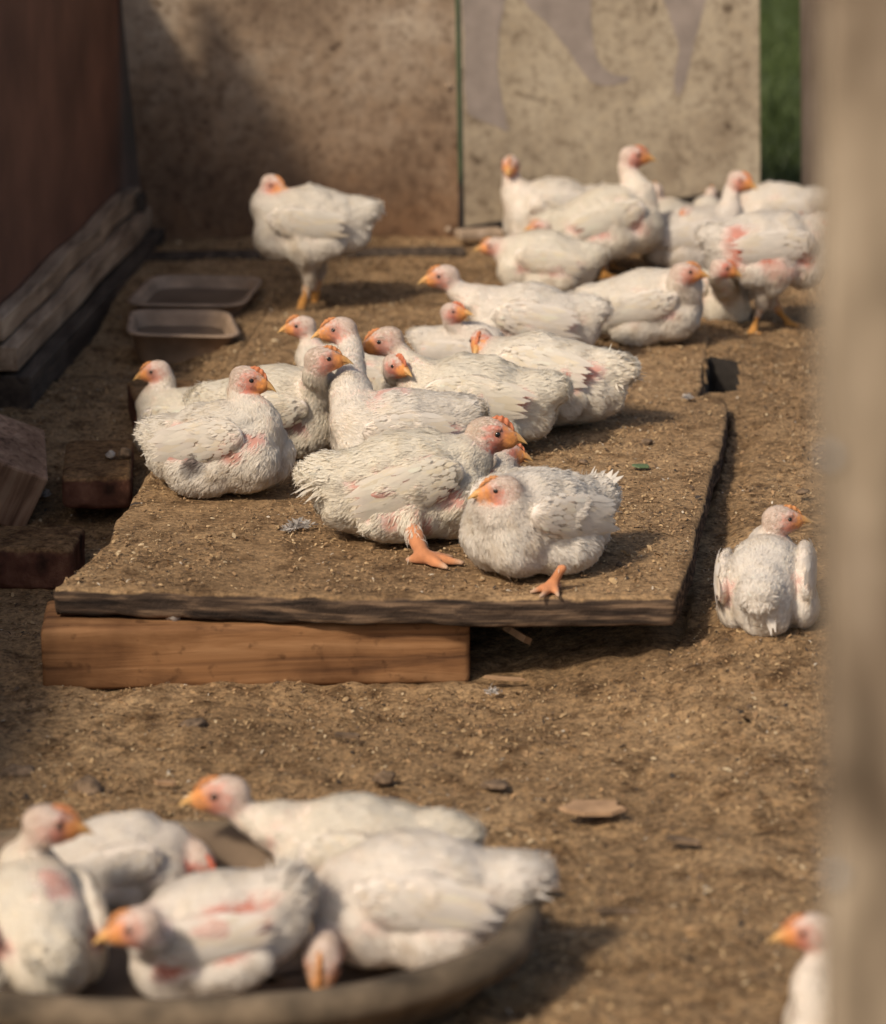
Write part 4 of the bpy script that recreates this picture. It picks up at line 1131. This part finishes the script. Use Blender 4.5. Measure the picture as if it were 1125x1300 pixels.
PT = PLAT_TOP + .0015
RG = .094
FLK = dict
birds = [
 # on the board, left
 ('white chicken with a grey smudge on its flank, at the left end of the board', (284, 622), PT, -24, dict(s=.97, head=(313, 480), hy=-12, hp=12, N_f=15000, res=.0024, red=.8, bare=1.2, tail_up=12, patches=[(.062, -.04, .088, .030, .016, 1.0), (-.04, -.06, .098, .036, .020, 1.0)], grey=(-.01, -.075, .055, .019), comb=1.3)),
 ('pale chicken facing left behind the grey-smudged bird, only its neck and head showing', (240, 583), .045, 158, dict(s=.84, head=(199, 470), hy=188, hp=12, ddep=.0, N_f=9000, red=.35, bare=.5, neck_fat=1.15)),
 ('white chicken facing right just behind the grey-smudged bird, pink scar down its neck', (352, 576), PT, -12, dict(ddep=-.08, s=.98, head=(408, 455), hy=2, hp=0, N_f=14000, red=.5, bare=1.1, patches=[(.075, 0, .12, .02, .04, .8)])),
 ('red-combed chicken facing left, leftmost of the three heads close together in a row', (440, 520), PT, 172, dict(s=.78, head=(384, 413), hy=182, hp=6, red=.4, comb=1.4, hs=1.08)),
 ('white chicken with thick speckled neck facing left, middle of three heads in a row', (506, 603), PT, 192, dict(s=.95, head=(432, 417), hy=184, hp=8, N_f=14000, red=.45, bare=1.0, neck_fat=1.12, patches=[(.02, 0, .13, .04, .014, .9)], ddep=.12)),
 ('big white chicken facing left mid-group, long wing feathers, rightmost of three heads in a row', (602, 568), PT, 176, dict(s=1.04, head=(490, 431), hy=186, hp=14, N_f=15000, red=.5, bare=1.3, tail_up=40, patches=[(-.05, .064, .085, .06, .018, 1.1)], ddep=.02)),
 ('small chicken with bright red comb and wattle peering out between two white backs', (528, 540), PT, -70, dict(s=.74, head=(501, 463), hy=-48, hp=6, red=1.0, comb=2.0, hs=1.15, ddep=-.10)),
 ('white chicken with dark face to the camera and fluffy tail at the group\'s right end', (692, 538), PT, 168, dict(s=1.04, head=(611, 432), hy=-105, hp=10, N_f=13000, red=.9, bare=1.3, tail_up=10, tail_len=1.2, ddep=.02, hs=.9, patches=[(-.06, .05, .08, .04, .02, 1.0)])),
 ('thin-necked orange-faced chicken looking right, in front of the long-necked bird facing left', (592, 486), PT, -20, dict(s=.74, head=(574, 396), hy=-28, hp=-8, red=1.0, comb=1.2, hs=1.1, ddep=-.02)),
 ('large clean white chicken with long upright neck facing left at the back of the board', (672, 458), PT, 180, dict(s=.98, head=(565, 350), hy=183, hp=6, N_f=12000, red=.4, bare=.7, patches=[(-.03, .065, .09, .05, .016, .7)])),
 ('white chicken facing left with an orange beak, nearest the dark gap between the boards', (690, 370), RG, 178, dict(s=.86, head=(628, 312), hy=182, hp=4, red=.3)),
 ('chicken peeping out with only its orange head between two bigger birds at the back', (737, 338), RG, 172, dict(s=.70, head=(688, 288), hy=176, hp=4, red=.4, hs=1.1, ddep=-.14)),
 ('white chicken standing at the back with its small head turned straight to the camera', (702, 312), RG, 196, dict(s=1.0, head=(648, 209), hy=-98, hp=8, red=.5, comb=1.0, bare=.5)),
 ('upright white chicken with the tallest head in the back group, red face looking right', (772, 352), RG, 6, dict(s=1.0, head=(803, 197), hy=-2, hp=4, stand=.035, pitch=10, red=.9, tail_up=-8, bare=1.2, patches=[(-.03, -.06, .065, .04, .018, 1.1), (.05, -.05, .07, .02, .03, .9)])),
 ('round white chicken resting at the rear of the board, facing right, neck drawn in', (820, 432), PT, -8, dict(s=.93, head=(869, 345), hy=-6, hp=2, ddep=-.05, N_f=12000, red=.4, neck_fat=1.25, bare=.8)),
 ('small red-wattled chicken half hidden between the round resting bird and the standing one', (914, 410), RG, -80, dict(ddep=-.16, s=.74, head=(917, 339), hy=-8, hp=16, red=1.0, hs=1.1)),
 ('standing white chicken with orange feet, its head hidden behind the wooden post', (978, 424), RG, 4, dict(stride=.028, s=1.0, head=(1078, 262), hy=0, hp=5, stand=.078, red=.5, bare=1.5, tail_up=-5, patches=[(-.07, -.045, .085, .03, .05, 1.1), (.0, -.065, .05, .05, .03, .7)])),
 ('white chicken with an orange-tipped head held high, left of the strip of grass', (880, 344), RG, 2, dict(s=.92, head=(938, 228), hy=-32, hp=12, red=.7, comb=1.2, bare=.3)),
 ('white chicken at the far right back with only its back and raised tail in view', (985, 302), RG, 184, dict(s=.84, head=(936, 262), hy=170, hp=30, red=.4, tail_up=34)),
 ('small pink-faced chicken low at the back beneath the edge of the pale board', (892, 322), RG, 205, dict(ddep=-.16, s=.70, head=(873, 271), hy=215, hp=20, red=.8)),
 ('slim white chicken facing away, upright neck against the foot of the pale board', (898, 306), RG, 88, dict(s=.66, head=(903, 245), hy=80, hp=-10, red=.4)),
 ('white chicken turned away just right of the tallest upright bird', (850, 322), RG, 70, dict(s=.78, head=(832, 243), hy=92, hp=5, red=.3, hs=1.2)),
 ('lone white chicken standing on thin orange legs before the brown-stained back board', (392, 398), .09, 176, dict(s=.98, head=(346, 234), hy=-42, hp=10, stand=.092, pitch=-4, red=.4, tail_up=-18, bare=.3, neck_fat=1.05, N_f=11000)),
 ('white chicken sprawled with one pink-orange leg thrust out over the board', (520, 680), PT, 6, dict(s=1.2, head=(619, 549), hy=0, hp=6, N_f=18000, res=.0024, red=.9, comb=1.4, bare=1.2, tail_up=-12, tail_len=1.3, wing_drop=8, patches=[(-.03, -.07, .10, .03, .012, .9), (-.01, -.06, .035, .05, .02, 1.0)], legs=[((516, 648), .050), ((540, 708), .010), 0, 1.35] and [(((514, 652), .045), ((538, 706), .010), -8, 1.3)])),
 ('chicken behind the sprawled bird with only its orange beak and eye showing', (598, 642), PT, -10, dict(s=.70, head=(643, 572), hy=-6, hp=12, red=.9, hs=1.2, ddep=.0, open_beak=12)),
 ('plump white chicken at the front edge of the board, head tucked back and looking left', (680, 722), PT, 222, dict(pitch=5, s=1.12, head=(638, 621), hs=.88, hy=187, hp=4, N_f=18000, res=.0024, red=.35, bare=.35, neck_fat=1.2, tail_up=50, ddep=-.035, legs=[(((712, 722), .028), ((702, 741), .009), 245, 1.05)])),
 ('white chicken alone on the sawdust right of the board, seen from behind', (972, 792), .056, 80, dict(s=.95, head=(990, 658), hy=6, hp=0, N_f=16000, res=.0024, red=.35, bare=.55, tail_up=-62, tail_len=1.3, wing_out=0, wing_drop=2, ddep=-.02, patches=[(-.05, .05, .09, .02, .012, .6), (-.05, -.05, .09, .02, .012, .6)])),
 # in the tub
 ('white chicken at the left end of the tub seen from behind, head turned right', (48, 1240), .022, 108, dict(s=1.06, head=(60, 1044), hy=8, hp=8, N_f=9000, red=.6, ddep=-.03, patches=[(-.03, -.02, .14, .03, .03, .9)])),
 ('cream chicken at the back left of the tub with its brownish head hanging down', (154, 1150), .022, 4, dict(s=.90, head=(250, 1092), hy=-40, hp=45, hs=1.15, N_f=9000, red=1.3, bare=.5, dirty=.8)),
 ('white chicken in the tub with the highest head, facing left on a long pinkish neck', (458, 1152), .022, 176, dict(s=1.10, head=(286, 1007), hy=184, hp=4, N_f=10000, red=.4, bare=1.2, tail_up=18, neck_fat=1.0)),
 ('white chicken at the front of the tub, bare flank, orange beak pointing left', (268, 1250), .022, 178, dict(s=1.02, head=(176, 1174), hy=190, hp=10, ddep=-.10, N_f=10000, red=.35, bare=1.6, tail_up=50, tail_len=1.5, patches=[(-.05, .055, .10, .07, .028, 1.2)], pitch=-16)),
 ('big white chicken at the right end of the tub, head tucked to the rim', (528, 1214), .022, 182, dict(s=1.18, head=(410, 1212), hy=-96, hp=48, ddep=-.05, N_f=11000, red=.2, bare=.6, tail_up=12, tail_len=1.2)),
 ('chicken in the bottom right corner mostly behind the post, pale head with an orange beak', (1095, 1352), .0, 184, dict(s=.9, head=(1029, 1180), hy=184, hp=6, N_f=7000, red=.6)),
]
for (lab, bpx, H, yw, kw) in birds:
    if bpx[1] > 1100: kw['szf'] = .82; kw['hs'] = kw.get('hs', 1.0) * 1.15
    elif bpx[1] > 665 and bpx[0] > 450: kw['szf'] = .90; kw['hs'] = kw.get('hs', 1.0) * 1.08
    chicken(lab, bpx, H, yw, **kw)
